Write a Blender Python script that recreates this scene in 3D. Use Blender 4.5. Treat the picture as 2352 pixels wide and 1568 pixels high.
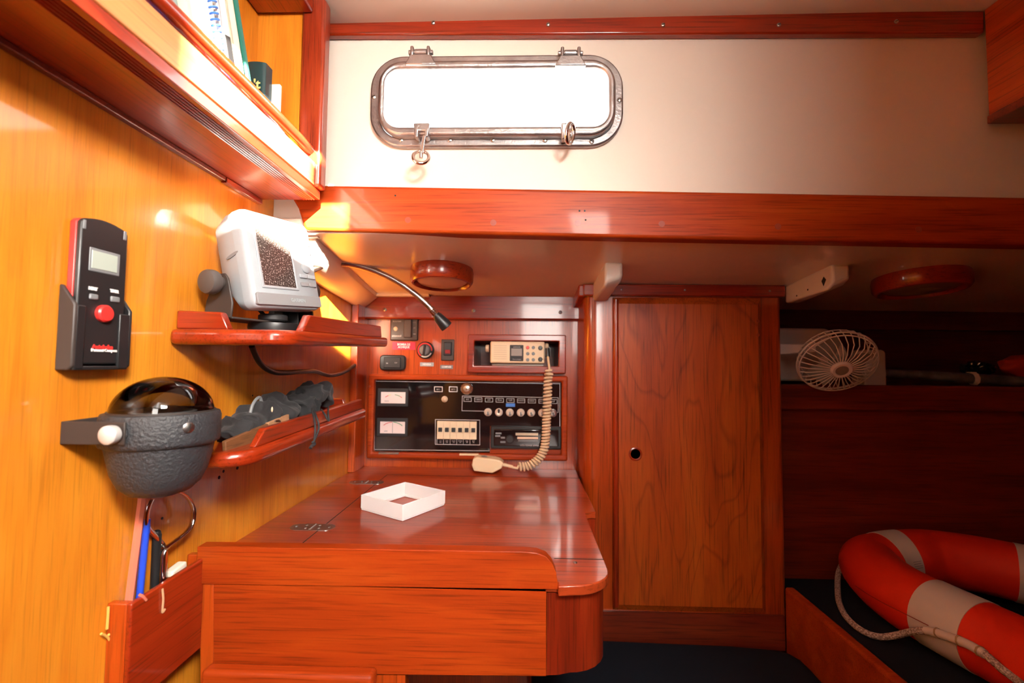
import bpy, bmesh, math, random
from math import sin, cos, pi, radians, atan2, sqrt
from mathutils import Vector, Matrix, noise
random.seed(7)
S = bpy.context.scene
COL = S.collection
for o in list(bpy.data.objects): bpy.data.objects.remove(o)

# ------------------------------------------------------------------ camera
F = 1045.0; CX, CY = 1176.0, 784.0
def cam_axes(vx=1205.0, vy=835.0, roll=0.010):
    y = Vector(((vx-CX)/F, (CY-vy)/F, -1)).normalized()
    x = Vector((cos(roll), -sin(roll), 0)); x = (x - x.dot(y)*y).normalized()
    z = x.cross(y)
    return Matrix((x, y, z))          # world = M @ cam
CM = cam_axes()
cd = bpy.data.cameras.new('camera'); cam = bpy.data.objects.new('camera', cd); COL.objects.link(cam)
cd.sensor_width = 36; cd.lens = F*36/2352; cd.clip_start = 0.01
cd.dof.use_dof = True; cd.dof.focus_distance = 0.72; cd.dof.aperture_fstop = 4.5
cam.matrix_world = CM.to_4x4(); S.camera = cam
def ray(px, py): return CM @ Vector(((px-CX)/F, (CY-py)/F, -1))
def PY(px, py, Y): d = ray(px, py); return d*(Y/d.y)
def PX(px, py, X): d = ray(px, py); return d*(X/d.x)
def PZ(px, py, Z): d = ray(px, py); return d*(Z/d.z)

# ------------------------------------------------------------------ light, world, exposure
S.view_settings.view_transform = 'Standard'; S.view_settings.look = 'None'
S.view_settings.gamma = 1; S.view_settings.use_curve_mapping = False
S.view_settings.exposure = 0.0
w = bpy.data.worlds.new('sky'); S.world = w; w.use_nodes = True
bgn = w.node_tree.nodes['Background']; bgn.inputs[0].default_value = (1, 0.98, 0.96, 1); bgn.inputs[1].default_value = 9.0
def area(name, loc, target, sx, sy, power, col, spread=180):
    l = bpy.data.lights.new(name, 'AREA'); l.shape = 'RECTANGLE'; l.size = sx; l.size_y = sy; l.energy = power; l.color = col
    l.spread = radians(spread)
    o = bpy.data.objects.new(name, l); COL.objects.link(o); o.location = loc
    o.rotation_euler = (Vector(target)-Vector(loc)).to_track_quat('-Z', 'Y').to_euler(); return o
# daylight from the open hatch, up and to the right behind the camera
area('hatch_daylight', (0.30, -0.36, 0.585), (-0.45, 0.45, 0.14), 0.26, 0.26, 19, (1.0, 0.93, 0.84), 118)
# daylight through the companionway doorway straight behind the camera
area('companionway_daylight', (0.12, -0.83, 0.32), (-0.20, 1.2, 0.12), 0.28, 0.48, 4.2, (1.0, 0.93, 0.85), 120)
sl = bpy.data.lights.new('sun', 'SUN'); sl.energy = 200; sl.angle = radians(0.53); sl.color = (1.0, 0.90, 0.74)
sun = bpy.data.objects.new('sun', sl); COL.objects.link(sun)
SUND = Vector((-0.33, 0.90, -0.29)).normalized()
sun.rotation_euler = SUND.to_track_quat('-Z', 'Y').to_euler(); sun.location = (1, -2, 2)

# ------------------------------------------------------------------ materials
def new_mat(name):
    m = bpy.data.materials.new(name); m.use_nodes = True
    return m, m.node_tree.nodes, m.node_tree.links, m.node_tree.nodes['Principled BSDF']
def setp(b, **k):
    for n, v in k.items():
        n = n.replace('_', ' ')
        if n in b.inputs: b.inputs[n].default_value = v
def c4(c): return (c[0], c[1], c[2], 1)
def plain(name, col, rough=0.5, metal=0, coat=0, bump=0, bscale=60, var=0, vscale=8, sheen=0, spec=0.5):
    m, N, L, b = new_mat(name)
    setp(b, Base_Color=c4(col), Roughness=rough, Metallic=metal, Coat_Weight=coat, Coat_Roughness=0.08, Sheen_Weight=sheen)
    b.inputs['Specular IOR Level'].default_value = spec
    tc = N.new('ShaderNodeTexCoord')
    if var:
        n = N.new('ShaderNodeTexNoise'); n.inputs['Scale'].default_value = vscale; n.inputs['Detail'].default_value = 5
        L.new(tc.outputs['Object'], n.inputs['Vector'])
        r = N.new('ShaderNodeValToRGB'); r.color_ramp.elements[0].position = .3; r.color_ramp.elements[1].position = .7
        r.color_ramp.elements[0].color = c4([x*(1-var) for x in col]); r.color_ramp.elements[1].color = c4([min(1, x*(1+var*.5)) for x in col])
        L.new(n.outputs['Fac'], r.inputs['Fac']); L.new(r.outputs['Color'], b.inputs['Base Color'])
    if bump:
        n = N.new('ShaderNodeTexNoise'); n.inputs['Scale'].default_value = bscale; n.inputs['Detail'].default_value = 4
        L.new(tc.outputs['Object'], n.inputs['Vector'])
        u = N.new('ShaderNodeBump'); u.inputs['Strength'].default_value = bump; u.inputs['Distance'].default_value = 0.002
        L.new(n.outputs['Fac'], u.inputs['Height']); L.new(u.outputs['Normal'], b.inputs['Normal'])
    return m
def wood(name, dark, base, light, axis='x', k=1.0, rough=0.28, coat=0.6, figure=False, pores=0.5):
    m, N, L, b = new_mat(name)
    setp(b, Roughness=rough, Coat_Weight=coat, Coat_Roughness=0.07)
    tc = N.new('ShaderNodeTexCoord')
    def mp(a, l):
        q = N.new('ShaderNodeMapping'); s = [a, a, a]; s['xyz'.index(axis)] = l
        q.inputs['Scale'].default_value = s; L.new(tc.outputs['Object'], q.inputs['Vector']); return q
    m1 = mp(22*k, 2.2*k); n1 = N.new('ShaderNodeTexNoise'); n1.inputs['Scale'].default_value = 1; n1.inputs['Detail'].default_value = 6
    n1.inputs['Roughness'].default_value = .62; n1.inputs['Distortion'].default_value = .5; L.new(m1.outputs[0], n1.inputs['Vector'])
    r1 = N.new('ShaderNodeValToRGB'); e = r1.color_ramp.elements
    e[0].position = .25; e[0].color = c4(dark); e[1].position = .78; e[1].color = c4(light)
    x = e.new(.5); x.color = c4(base)
    L.new(n1.outputs['Fac'], r1.inputs['Fac']); colr = r1.outputs['Color']
    # fine pores
    m2 = mp(320*k, 9*k); n2 = N.new('ShaderNodeTexNoise'); n2.inputs['Scale'].default_value = 1; n2.inputs['Detail'].default_value = 3
    L.new(m2.outputs[0], n2.inputs['Vector'])
    r2 = N.new('ShaderNodeValToRGB'); r2.color_ramp.elements[0].position = .30; r2.color_ramp.elements[0].color = (1-pores,)*3+(1,)
    r2.color_ramp.elements[1].position = .48; r2.color_ramp.elements[1].color = (1, 1, 1, 1)
    L.new(n2.outputs['Fac'], r2.inputs['Fac'])
    mx = N.new('ShaderNodeMix'); mx.data_type = 'RGBA'; mx.blend_type = 'MULTIPLY'; mx.inputs[0].default_value = 1
    L.new(colr, mx.inputs[6]); L.new(r2.outputs['Color'], mx.inputs[7]); colr = mx.outputs[2]
    # broad cloudiness of the varnish
    m3 = mp(5, 2); n3 = N.new('ShaderNodeTexNoise'); n3.inputs['Scale'].default_value = 1; n3.inputs['Detail'].default_value = 3
    L.new(m3.outputs[0], n3.inputs['Vector'])
    r3 = N.new('ShaderNodeValToRGB'); r3.color_ramp.elements[0].position = .3; r3.color_ramp.elements[0].color = (.72, .62, .6, 1)
    r3.color_ramp.elements[1].position = .65; r3.color_ramp.elements[1].color = (1.0, 1.0, 1.0, 1)
    L.new(n3.outputs['Fac'], r3.inputs['Fac'])
    mz = N.new('ShaderNodeMix'); mz.data_type = 'RGBA'; mz.blend_type = 'MULTIPLY'; mz.inputs[0].default_value = .8
    L.new(colr, mz.inputs[6]); L.new(r3.outputs['Color'], mz.inputs[7]); colr = mz.outputs[2]
    if figure:
        m4 = mp(5.5, 1.5); n4 = N.new('ShaderNodeTexNoise'); n4.inputs['Scale'].default_value = 1.0; n4.inputs['Detail'].default_value = 2.5
        n4.inputs['Distortion'].default_value = .35
        L.new(m4.outputs[0], n4.inputs['Vector'])
        mm = N.new('ShaderNodeMath'); mm.operation = 'MULTIPLY'; mm.inputs[1].default_value = 15; L.new(n4.outputs['Fac'], mm.inputs[0])
        fr = N.new('ShaderNodeMath'); fr.operation = 'FRACT'; L.new(mm.outputs[0], fr.inputs[0])
        r4 = N.new('ShaderNodeValToRGB'); q = r4.color_ramp.elements
        q[0].position = 0; q[0].color = (.62, .5, .45, 1); q[1].position = .14; q[1].color = (1, 1, 1, 1)
        y = q.new(.9); y.color = (1, 1, 1, 1); y = q.new(1.0); y.color = (.62, .5, .45, 1)
        L.new(fr.outputs[0], r4.inputs['Fac'])
        m5 = N.new('ShaderNodeMix'); m5.data_type = 'RGBA'; m5.blend_type = 'MULTIPLY'; m5.inputs[0].default_value = .75
        L.new(colr, m5.inputs[6]); L.new(r4.outputs['Color'], m5.inputs[7]); colr = m5.outputs[2]
    L.new(colr, b.inputs['Base Color'])
    u = N.new('ShaderNodeBump'); u.inputs['Strength'].default_value = .12; u.inputs['Distance'].default_value = .001
    L.new(n2.outputs['Fac'], u.inputs['Height']); L.new(u.outputs['Normal'], b.inputs['Normal'])
    return m
FAS = ((.60, .20, .06), (.72, .28, .09), (.80, .36, .13))
MAH = ((.30, .030, .003), (.46, .060, .006), (.60, .10, .011))
RED = ((.20, .014, .003), (.34, .028, .005), (.46, .05, .009))
PLY = ((.60, .165, .010), (.76, .265, .018), (.86, .36, .032))
M = {}
M['fascia'] = wood('pale_fascia', *FAS, axis='y', rough=.4, coat=.3, pores=.25)
for a in 'xyz':
    M['mah_'+a] = wood('mahogany_'+a, *MAH, axis=a)
    M['red_'+a] = wood('red_mahogany_'+a, *RED, axis=a)
    M['ply_'+a] = wood('teak_ply_'+a, *PLY, axis=a, k=1.6, rough=.33, pores=.22)
M['door'] = wood('figured_veneer', (.34, .042, .004), (.48, .075, .006), (.58, .12, .012), axis='z', figure=True, rough=.36, coat=.4)
M['desk'] = wood('desk_veneer', (.24, .03, .008), (.42, .055, .012), (.52, .085, .02), axis='x', rough=.3, coat=.4)
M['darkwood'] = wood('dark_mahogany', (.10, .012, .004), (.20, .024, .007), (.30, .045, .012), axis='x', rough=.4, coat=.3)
M['board'] = wood('front_board', (.28, .030, .003), (.41, .048, .004), (.54, .09, .008), axis='x', k=1.2, pores=.4, rough=.45, coat=.06)
M['board'].node_tree.nodes['Principled BSDF'].inputs['Specular IOR Level'].default_value = .22
M['endgrain'] = wood('end_block', (.12, .010, .003), (.26, .022, .005), (.38, .045, .01), axis='z')
M['stile'] = wood('striped_stile', (.10, .012, .006), (.32, .035, .010), (.50, .075, .02), axis='z', k=1.6)
M['white'] = plain('cream_paint', (.78, .69, .60), .45, coat=.15, var=.04, vscale=3)
M['deck'] = plain('aged_cream_paint', (.88, .72, .60), .28, coat=.4, var=.10, vscale=4, bump=.1, bscale=20)
M['bronze'] = plain('weathered_bronze', (.45, .43, .43), .38, 1, var=.3, vscale=30, bump=.3, bscale=220)
M['chrome'] = plain('chrome', (.80, .78, .76), .14, 1)
M['steel'] = plain('steel', (.55, .53, .50), .3, 1, var=.2, vscale=60)
M['screw'] = plain('screw_metal', (.42, .40, .38), .35, 1)
M['slot'] = plain('dark_slot', (.02, .015, .012), .8)
M['plug'] = plain('wood_plug', (.26, .035, .010), .4)
M['black'] = plain('black_plastic', (.014, .014, .015), .38, spec=.5)
M['blackm'] = plain('matte_black', (.02, .02, .022), .6)
M['char'] = plain('hammered_charcoal', (.035, .037, .042), .42, bump=1.0, bscale=330)
M['brownblk'] = plain('worn_black_strap', (.045, .034, .030), .5, var=.2)
M['gloss'] = plain('gloss_black_panel', (.008, .007, .008), .06, coat=1)
M['gray'] = plain('pale_grey_plastic', (.38, .42, .45), .42, coat=.1)
M['gray2'] = plain('mid_grey_plastic', (.28, .28, .29), .45)
M['gray3'] = plain('dark_grey_button', (.20, .21, .22), .45)
M['lines'] = plain('panel_print', (.48, .45, .45), .5)
M['cream'] = plain('beige_plastic', (.80, .60, .38), .42)
M['cream2'] = plain('shaded_beige_plastic', (.62, .46, .30), .5)
M['breaker'] = plain('breaker_cream', (.78, .62, .42), .4)
M['whitep'] = plain('white_plastic', (.88, .86, .85), .38)
M['fanp'] = plain('aged_white_plastic', (.72, .58, .52), .45)
M['redp'] = plain('red_plastic', (.72, .035, .03), .35)
M['redl'] = plain('red_label', (.62, .02, .06), .4)
M['bluep'] = plain('blue_tape', (.05, .20, .62), .5)
M['navy'] = plain('dark_blue_upholstery', (.010, .014, .022), .9, bump=.4, bscale=900, var=.25, vscale=5, spec=.15)
M['lcd'] = plain('lcd', (.42, .48, .42), .2)
M['lcd2'] = plain('lcd_brown', (.26, .19, .15), .25)
M['cloth'] = plain('black_nylon', (.017, .016, .018), .8, bump=.3, bscale=900, sheen=.1)
M['cord'] = plain('black_cord', (.03, .028, .03), .7)
M['orange'] = plain('orange_nylon', (.78, .030, .006), .45, bump=.35, bscale=1300, spec=.35)
M['orange2'] = plain('orange_bag', (.55, .04, .008), .5)
M['band'] = plain('pale_reflective_tape', (.66, .60, .57), .45, var=.05, vscale=20)
M['rope'] = plain('braided_rope', (.68, .58, .52), .75)
M['pipe'] = plain('galvanised_pipe', (.22, .22, .24), .45, .6, var=.4, vscale=40)
M['pinkp'] = plain('salmon_pencil', (.72, .20, .12), .45)
M['blue'] = plain('blue_pen', (.02, .08, .70), .35)
M['rubber'] = plain('eraser_white', (.78, .72, .60), .6)
M['twine'] = plain('yellow_string', (.80, .48, .10), .7)
M['rusty'] = wood('old_handle', (.10, .04, .015), (.24, .10, .035), (.45, .22, .09), axis='y', rough=.6, coat=0)
M['green'] = plain('dark_green_cover', (.02, .16, .12), .5)
M['teal'] = plain('teal_cover', (.03, .20, .26), .3, coat=.5)
M['tealdk'] = plain('dark_teal_cover', (.012, .05, .055), .25, coat=.5)
M['sage'] = plain('grey_green_cover', (.26, .36, .34), .5)
M['paper'] = plain('white_cover', (.85, .84, .82), .5)
M['pages'] = plain('cream_pages', (.82, .70, .52), .7)
M['bluecov'] = plain('blue_cover', (.10, .20, .62), .45, var=.6, vscale=60)
M['yellow'] = plain('yellow_print', (.80, .70, .25), .5)
M['whitei'] = plain('white_print', (.85, .84, .82), .5)
M['greeni'] = plain('green_ink', (.02, .28, .12), .5)
M['redi'] = plain('red_ink', (.62, .04, .05), .5)
M['lens'] = plain('ribbed_diffuser', (.82, .58, .42), .35, coat=.3)
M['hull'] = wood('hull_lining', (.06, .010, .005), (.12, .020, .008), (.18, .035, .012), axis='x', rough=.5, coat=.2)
m, N, L, b = new_mat('glass'); setp(b, Base_Color=(1, 1, 1, 1), Roughness=0.0, IOR=1.45); b.inputs['Transmission Weight'].default_value = 1
M['glass'] = m
# a thin pane lets the daylight straight through
m, N, L, b = new_mat('window_pane')
tr = N.new('ShaderNodeBsdfTransparent'); gl = N.new('ShaderNodeBsdfGlossy'); gl.inputs['Roughness'].default_value = .02
mxs = N.new('ShaderNodeMixShader'); mxs.inputs[0].default_value = .06
L.new(tr.outputs[0], mxs.inputs[1]); L.new(gl.outputs[0], mxs.inputs[2]); L.new(mxs.outputs[0], N['Material Output'].inputs[0]); M['pane'] = m
# smoked dome
m, N, L, b = new_mat('smoky_dome')
tr = N.new('ShaderNodeBsdfTransparent'); tr.inputs[0].default_value = (.42, .42, .42, 1); gl = N.new('ShaderNodeBsdfGlossy'); gl.inputs['Roughness'].default_value = .03
fr = N.new('ShaderNodeFresnel'); fr.inputs[0].default_value = 1.6
mxs = N.new('ShaderNodeMixShader'); L.new(fr.outputs[0], mxs.inputs[0])
L.new(tr.outputs[0], mxs.inputs[1]); L.new(gl.outputs[0], mxs.inputs[2]); L.new(mxs.outputs[0], N['Material Output'].inputs[0]); M['dome'] = m
# dusty plotter screen
m, N, L, b = new_mat('dusty_screen'); setp(b, Roughness=.18, Coat_Weight=.6, Coat_Roughness=.05)
tc = N.new('ShaderNodeTexCoord'); n = N.new('ShaderNodeTexNoise'); n.inputs['Scale'].default_value = 560; n.inputs['Detail'].default_value = 3
L.new(tc.outputs['Object'], n.inputs['Vector']); r = N.new('ShaderNodeValToRGB')
r.color_ramp.elements[0].position = .56; r.color_ramp.elements[0].color = (.05, .038, .034, 1)
r.color_ramp.elements[1].position = .68; r.color_ramp.elements[1].color = (.6, .55, .52, 1)
L.new(n.outputs['Fac'], r.inputs['Fac']); L.new(r.outputs['Color'], b.inputs['Base Color']); M['screen'] = m
# braided rope look
def braid():
    m, N, L, b = new_mat('braided_line'); setp(b, Roughness=.75)
    tc = N.new('ShaderNodeTexCoord'); n = N.new('ShaderNodeTexVoronoi'); n.inputs['Scale'].default_value = 330
    L.new(tc.outputs['Object'], n.inputs['Vector']); r = N.new('ShaderNodeValToRGB')
    r.color_ramp.elements[0].position = .3; r.color_ramp.elements[0].color = (.66, .55, .50, 1)
    r.color_ramp.elements[1].position = .75; r.color_ramp.elements[1].color = (.28, .20, .17, 1)
    L.new(n.outputs['Distance'], r.inputs['Fac']); L.new(r.outputs['Color'], b.inputs['Base Color'])
    u = N.new('ShaderNodeBump'); u.inputs['Strength'].default_value = .8; u.inputs['Distance'].default_value = .002; u.invert = True
    L.new(n.outputs['Distance'], u.inputs['Height']); L.new(u.outputs['Normal'], b.inputs['Normal']); return m
M['braid'] = braid()

# ------------------------------------------------------------------ mesh helpers
class G:
    def __init__(s): s.v = []; s.f = []
    def add(s, vs, fs, T=None):
        n = len(s.v); s.v += [(T @ Vector(v)) if T is not None else Vector(v) for v in vs]; s.f += [[i+n for i in f] for f in fs]; return s
    def box(s, a, b, T=None):
        x0, y0, z0 = a; x1, y1, z1 = b
        if x0 > x1: x0, x1 = x1, x0
        if y0 > y1: y0, y1 = y1, y0
        if z0 > z1: z0, z1 = z1, z0
        return s.add([(x0,y0,z0),(x1,y0,z0),(x1,y1,z0),(x0,y1,z0),(x0,y0,z1),(x1,y0,z1),(x1,y1,z1),(x0,y1,z1)],
                     [(3,2,1,0),(4,5,6,7),(0,1,5,4),(1,2,6,5),(2,3,7,6),(3,0,4,7)], T)
    def hexa(s, q, r):   # two quads (lists of four points)
        return s.add(list(q)+list(r), [(0,1,2,3),(7,6,5,4),(0,4,5,1),(1,5,6,2),(2,6,7,3),(3,7,4,0)])
    def prism(s, poly, ax, lo, hi, T=None):
        n = len(poly)
        def P(p, h): return {'x': (h, p[0], p[1]), 'y': (p[0], h, p[1]), 'z': (p[0], p[1], h)}[ax]
        vs = [P(p, lo) for p in poly]+[P(p, hi) for p in poly]
        return s.add(vs, [list(range(n))[::-1], list(range(n, 2*n))]+[(i, (i+1) % n, n+(i+1) % n, n+i) for i in range(n)], T)
    def ring(s, outer, inner, ax, lo, hi, T=None, inner_hi=None):
        n = len(outer); ih = hi if inner_hi is None else inner_hi
        def P(p, h): return {'x': (h, p[0], p[1]), 'y': (p[0], h, p[1]), 'z': (p[0], p[1], h)}[ax]
        vs = [P(p, lo) for p in outer]+[P(p, hi) for p in outer]+[P(p, lo) for p in inner]+[P(p, ih) for p in inner]
        fs = []
        for i in range(n):
            j = (i+1) % n
            fs += [(i, j, n+j, n+i), (n+i, n+j, 3*n+j, 3*n+i), (3*n+i, 3*n+j, 2*n+j, 2*n+i), (2*n+i, 2*n+j, j, i)]
        return s.add(vs, fs, T)
    def tube(s, pts, r, n=10, closed=False, T=None, flat=None, caps=True):
        pts = [Vector(p) for p in pts]; m = len(pts); vs = []; fs = []; up = None
        for i, p in enumerate(pts):
            if closed: t = pts[(i+1) % m]-pts[i-1]
            else: t = pts[min(i+1, m-1)]-pts[max(i-1, 0)]
            t.normalize()
            if up is None: up = Vector((0, 0, 1)) if abs(t.z) < .9 else Vector((1, 0, 0))
            up = (up-up.dot(t)*t).normalized(); sd = t.cross(up)
            rr = r[i] if isinstance(r, (list, tuple)) else r
            fl = 1 if flat is None else flat
            for k in range(n):
                a = 2*pi*k/n; vs.append(p+up*(cos(a)*rr)+sd*(sin(a)*rr*fl))
        for i in range(m if closed else m-1):
            for k in range(n):
                j = (i+1) % m; l = (k+1) % n; fs.append((i*n+k, i*n+l, j*n+l, j*n+k))
        if not closed and caps: fs += [list(range(n))[::-1], list(range((m-1)*n, m*n))]
        return s.add(vs, fs, T)
    def lathe(s, prof, T=None, n=40, sx=1, sy=1):
        m = len(prof); vs = []; fs = []
        for r, h in prof:
            for k in range(n):
                a = 2*pi*k/n; vs.append((max(r, 1e-5)*cos(a)*sx, max(r, 1e-5)*sin(a)*sy, h))
        for i in range(m-1):
            for k in range(n):
                l = (k+1) % n; fs.append((i*n+k, i*n+l, (i+1)*n+l, (i+1)*n+k))
        fs += [list(range(n))[::-1], list(range((m-1)*n, m*n))]
        return s.add(vs, fs, T)
    def ball(s, c, r, n=20, sc=(1, 1, 1)):
        k = max(6, n//2)
        pr = [(r*sin(pi*i/k), -r*cos(pi*i/k)) for i in range(k+1)]
        return s.lathe(pr, Matrix.Translation(c) @ Matrix.Diagonal((*sc, 1)), n)
    def map(s, fn): s.v = [Vector(fn(v)) for v in s.v]; return s
def along(c, d, up=(0, 0, 1)):
    """matrix whose +Z points along d, at c"""
    q = Vector(d).to_track_quat('Z', 'Y').to_matrix().to_4x4(); q.translation = Vector(c); return q
WM = {}
def mk(name, g, mat, parent=None, bevel=0, seg=2, smooth=True, label=None, cat=None, group=None, kind=None, local=False, sub=0, ang=40):
    me = bpy.data.meshes.new(name); o = bpy.data.objects.new(name, me); COL.objects.link(o)
    vs = g.v
    if parent is not None:
        o.parent = parent; T = WM.get(parent.name, Matrix.Identity(4)); WM[o.name] = T
        if not local: Ti = T.inverted(); vs = [Ti @ v for v in vs]
    else:
        lo = [min(v[i] for v in vs) for i in range(3)]; hi = [max(v[i] for v in vs) for i in range(3)]
        c = Vector(((lo[0]+hi[0])/2, (lo[1]+hi[1])/2, lo[2])); vs = [v-c for v in vs]; o.location = c; WM[o.name] = Matrix.Translation(c)
    me.from_pydata([tuple(v) for v in vs], [], g.f); me.materials.append(M[mat] if isinstance(mat, str) else mat)
    bm = bmesh.new(); bm.from_mesh(me); bmesh.ops.recalc_face_normals(bm, faces=bm.faces); bm.to_mesh(me); bm.free()
    if smooth:
        me.shade_smooth()
        try: me.set_sharp_from_angle(angle=radians(ang))
        except Exception: pass
    if bevel:
        b = o.modifiers.new('bevel', 'BEVEL'); b.width = bevel; b.segments = seg; b.limit_method = 'ANGLE'; b.angle_limit = radians(38); b.harden_normals = False
    if sub:
        b = o.modifiers.new('sub', 'SUBSURF'); b.levels = sub; b.render_levels = sub
    if label: o['label'] = label
    if cat: o['category'] = cat
    if group: o['group'] = group
    if kind: o['kind'] = kind
    return o
def thing(name, loc, label, cat, group=None, rot=None, kind=None):
    o = bpy.data.objects.new(name, None); COL.objects.link(o); o.empty_display_size = .02
    T = Matrix.Translation(Vector(loc)) @ (rot.to_4x4() if rot is not None else Matrix.Identity(4))
    o.location = loc
    if rot is not None: o.rotation_euler = rot.to_euler()
    WM[o.name] = T
    if label: o['label'] = label
    if cat: o['category'] = cat
    if group: o['group'] = group
    if kind: o['kind'] = kind
    return o
def struct(name, g, mat, **k): return mk(name, g, mat, kind='structure', **k)
def ext(x0, y0, x1, y1, Y):
    """world x/z extents of an upright rectangle seen at these image edges on the plane at depth Y"""
    ym = (y0+y1)/2; xm = (x0+x1)/2
    return PY(x0, ym, Y).x, PY(x1, ym, Y).x, PY(xm, y1, Y).z, PY(xm, y0, Y).z
def bx(g, x0, y0, x1, y1, Yf, Yb):
    a, b, c, d = ext(x0, y0, x1, y1, Yf); return g.box((a, Yf, c), (b, Yb, d))
def B(x0, y0, x1, y1, Yf, Yb): return bx(G(), x0, y0, x1, y1, Yf, Yb)
def rrect(cx, cz, hw, hh, r, n=8):
    out = []
    for sx, sz, a0 in ((1, 1, 0), (-1, 1, 90), (-1, -1, 180), (1, -1, 270)):
        for i in range(n+1):
            a = radians(a0+90*i/n); out.append((cx+sx*(hw-r)+r*cos(a), cz+sz*(hh-r)+r*sin(a)))
    return out
def spline(pts, n=10, closed=False):
    P = [Vector(p) for p in pts]; out = []; m = len(P)
    for i in range(m if closed else m-1):
        if closed: a, b, c, d = P[i-1], P[i], P[(i+1) % m], P[(i+2) % m]
        else: a, b, c, d = P[max(i-1, 0)], P[i], P[i+1], P[min(i+2, m-1)]
        for k in range(n):
            t = k/n; out.append(.5*((2*b)+(c-a)*t+(2*a-5*b+4*c-d)*t*t+(3*b-a-3*c+d)*t**3))
    if not closed: out.append(P[-1])
    return out
def text(name, s, size, origin, ex, ey, mat, parent, h=.0004, align='CENTER', bold=0, sx=1):
    cu = bpy.data.curves.new('t', 'FONT'); cu.body = s; cu.size = size; cu.align_x = align; cu.align_y = 'CENTER'; cu.extrude = h; cu.offset = bold
    cu.resolution_u = 2; cu.space_line = .9
    to = bpy.data.objects.new('t', cu); COL.objects.link(to)
    dg = bpy.context.evaluated_depsgraph_get(); dg.update(); ev = to.evaluated_get(dg); me = ev.to_mesh()
    ex = Vector(ex).normalized(); ey = Vector(ey).normalized(); ez = ex.cross(ey); O = Vector(origin)
    g = G(); g.v = [O+ex*v.co.x*sx+ey*v.co.y+ez*v.co.z for v in me.vertices]; g.f = [list(p.vertices) for p in me.polygons]
    ev.to_mesh_clear(); bpy.data.objects.remove(to); bpy.data.curves.remove(cu)
    return mk(name, g, mat, parent, smooth=False)
def screw_g(c, d, r=.004, dome=.0015):
    T = along(c, d); g = G().lathe([(0, -.001), (r, -.001), (r, dome*.4), (r*.7, dome), (0, dome*1.2)], T, 16); return g
def add_screw(parent, c, d, r=.004, name='screw', a=0.5, mat='screw'):
    o = mk(name, screw_g(c, d, r), mat, parent)
    T = along(c, d) @ Matrix.Rotation(a, 4, 'Z'); mk('slot', G().box((-r*.8, -r*.12, .0009), (r*.8, r*.12, .0021), T), 'slot', o, smooth=False); return o

# ================================================================== the cabin shell
XL = -0.447            # bulkhead on the left
YB = 1.23              # instrument wall
def zd(x, y): return .2218-.093*(y-.77)-.006*(x+.38)      # underside of the side deck
ZS = -.28              # chart table surface
CZ = .612              # cabin ceiling

g = G(); g.box((XL-.02, -1.7, -1.05), (XL, .79, .70)); g.box((XL-.02, .79, -1.05), (XL, 1.42, zd(XL, .79)-.002))
wl_ = struct('wall_left', g, 'ply_z', smooth=False)
for x, y, r in ((513, 1082, .0022), (545, 1074, .0028), (503, 1096, .0026), (580, 908, .0014), (372, 1190, .0016)):
    mk('nail_hole', G().lathe([(0, 0), (r, 0), (r, .0005), (0, .0005)], along(PX(x, y, XL), (1, 0, 0)), 10), 'slot', wl_)
struct('floor', G().box((XL-.02, -1.7, -1.08), (1.95, 1.45, -1.05)), 'darkwood', smooth=False)
struct('wall_right', G().box((1.93, -1.7, -1.05), (1.95, 1.45, .72)), 'darkwood', smooth=False)
struct('wall_rear', G().box((XL-.02, -1.72, -1.05), (1.95, -1.7, .72)), 'mah_z', smooth=False)
# unseen wall added behind the camera to keep light off the right side
struct('wall_light_blocker', G().box((.29, -.07, -1.05), (1.93, -.05, .612)), 'mah_z', smooth=False)
# ceiling, with an unseen opening shaped to trim the sun patches, and the companionway
def cz(x): return .603+.0095*(x+.4)
g = G()
def slab(pts):
    g.add([(x, y, cz(x)) for x, y in pts]+[(x, y, cz(x)+.03) for x, y in pts], [list(range(len(pts)))[::-1], list(range(len(pts), 2*len(pts)))]+[(i, (i+1) % len(pts), len(pts)+(i+1) % len(pts), len(pts)+i) for i in range(len(pts))])
hx0, hx1, hy0, hy1 = -.12, .32, -.80, -.12
slab([(XL-.02, -1.72), (1.95, -1.72), (1.95, hy0), (XL-.02, hy0)])
slab([(XL-.02, hy1), (1.95, hy1), (1.95, .80), (XL-.02, .80)])
slab([(XL-.02, hy0), (hx0, hy0), (hx0, hy1), (XL-.02, hy1)]); slab([(hx1, hy0), (1.95, hy0), (1.95, hy1), (hx1, hy1)])
slab([(.022, -.295), (hx1, -.295), (hx1, hy1), (.022, hy1)])
struct('ceiling', g, 'white', smooth=False)
# unseen upright boards added behind the hatch, cutting the sun to a slot
struct('wall_sun_blocker', G().box((-.6, -.82, .645), (.112, -.80, 1.6)).box((.272, -.82, .645), (.9, -.80, 1.6)), 'white', smooth=False)
# side deck underside
g = G(); P = [(XL-.02, .768), (1.95, .768), (1.95, 1.45), (XL-.02, 1.45)]
g.add([(x, y, zd(x, y)) for x, y in P]+[(x, y, zd(x, y)+.025) for x, y in P], [(3, 2, 1, 0), (4, 5, 6, 7), (0, 1, 5, 4), (1, 2, 6, 5), (2, 3, 7, 6), (3, 0, 4, 7)])
struct('ceiling_outboard', g, 'deck', smooth=False)
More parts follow.
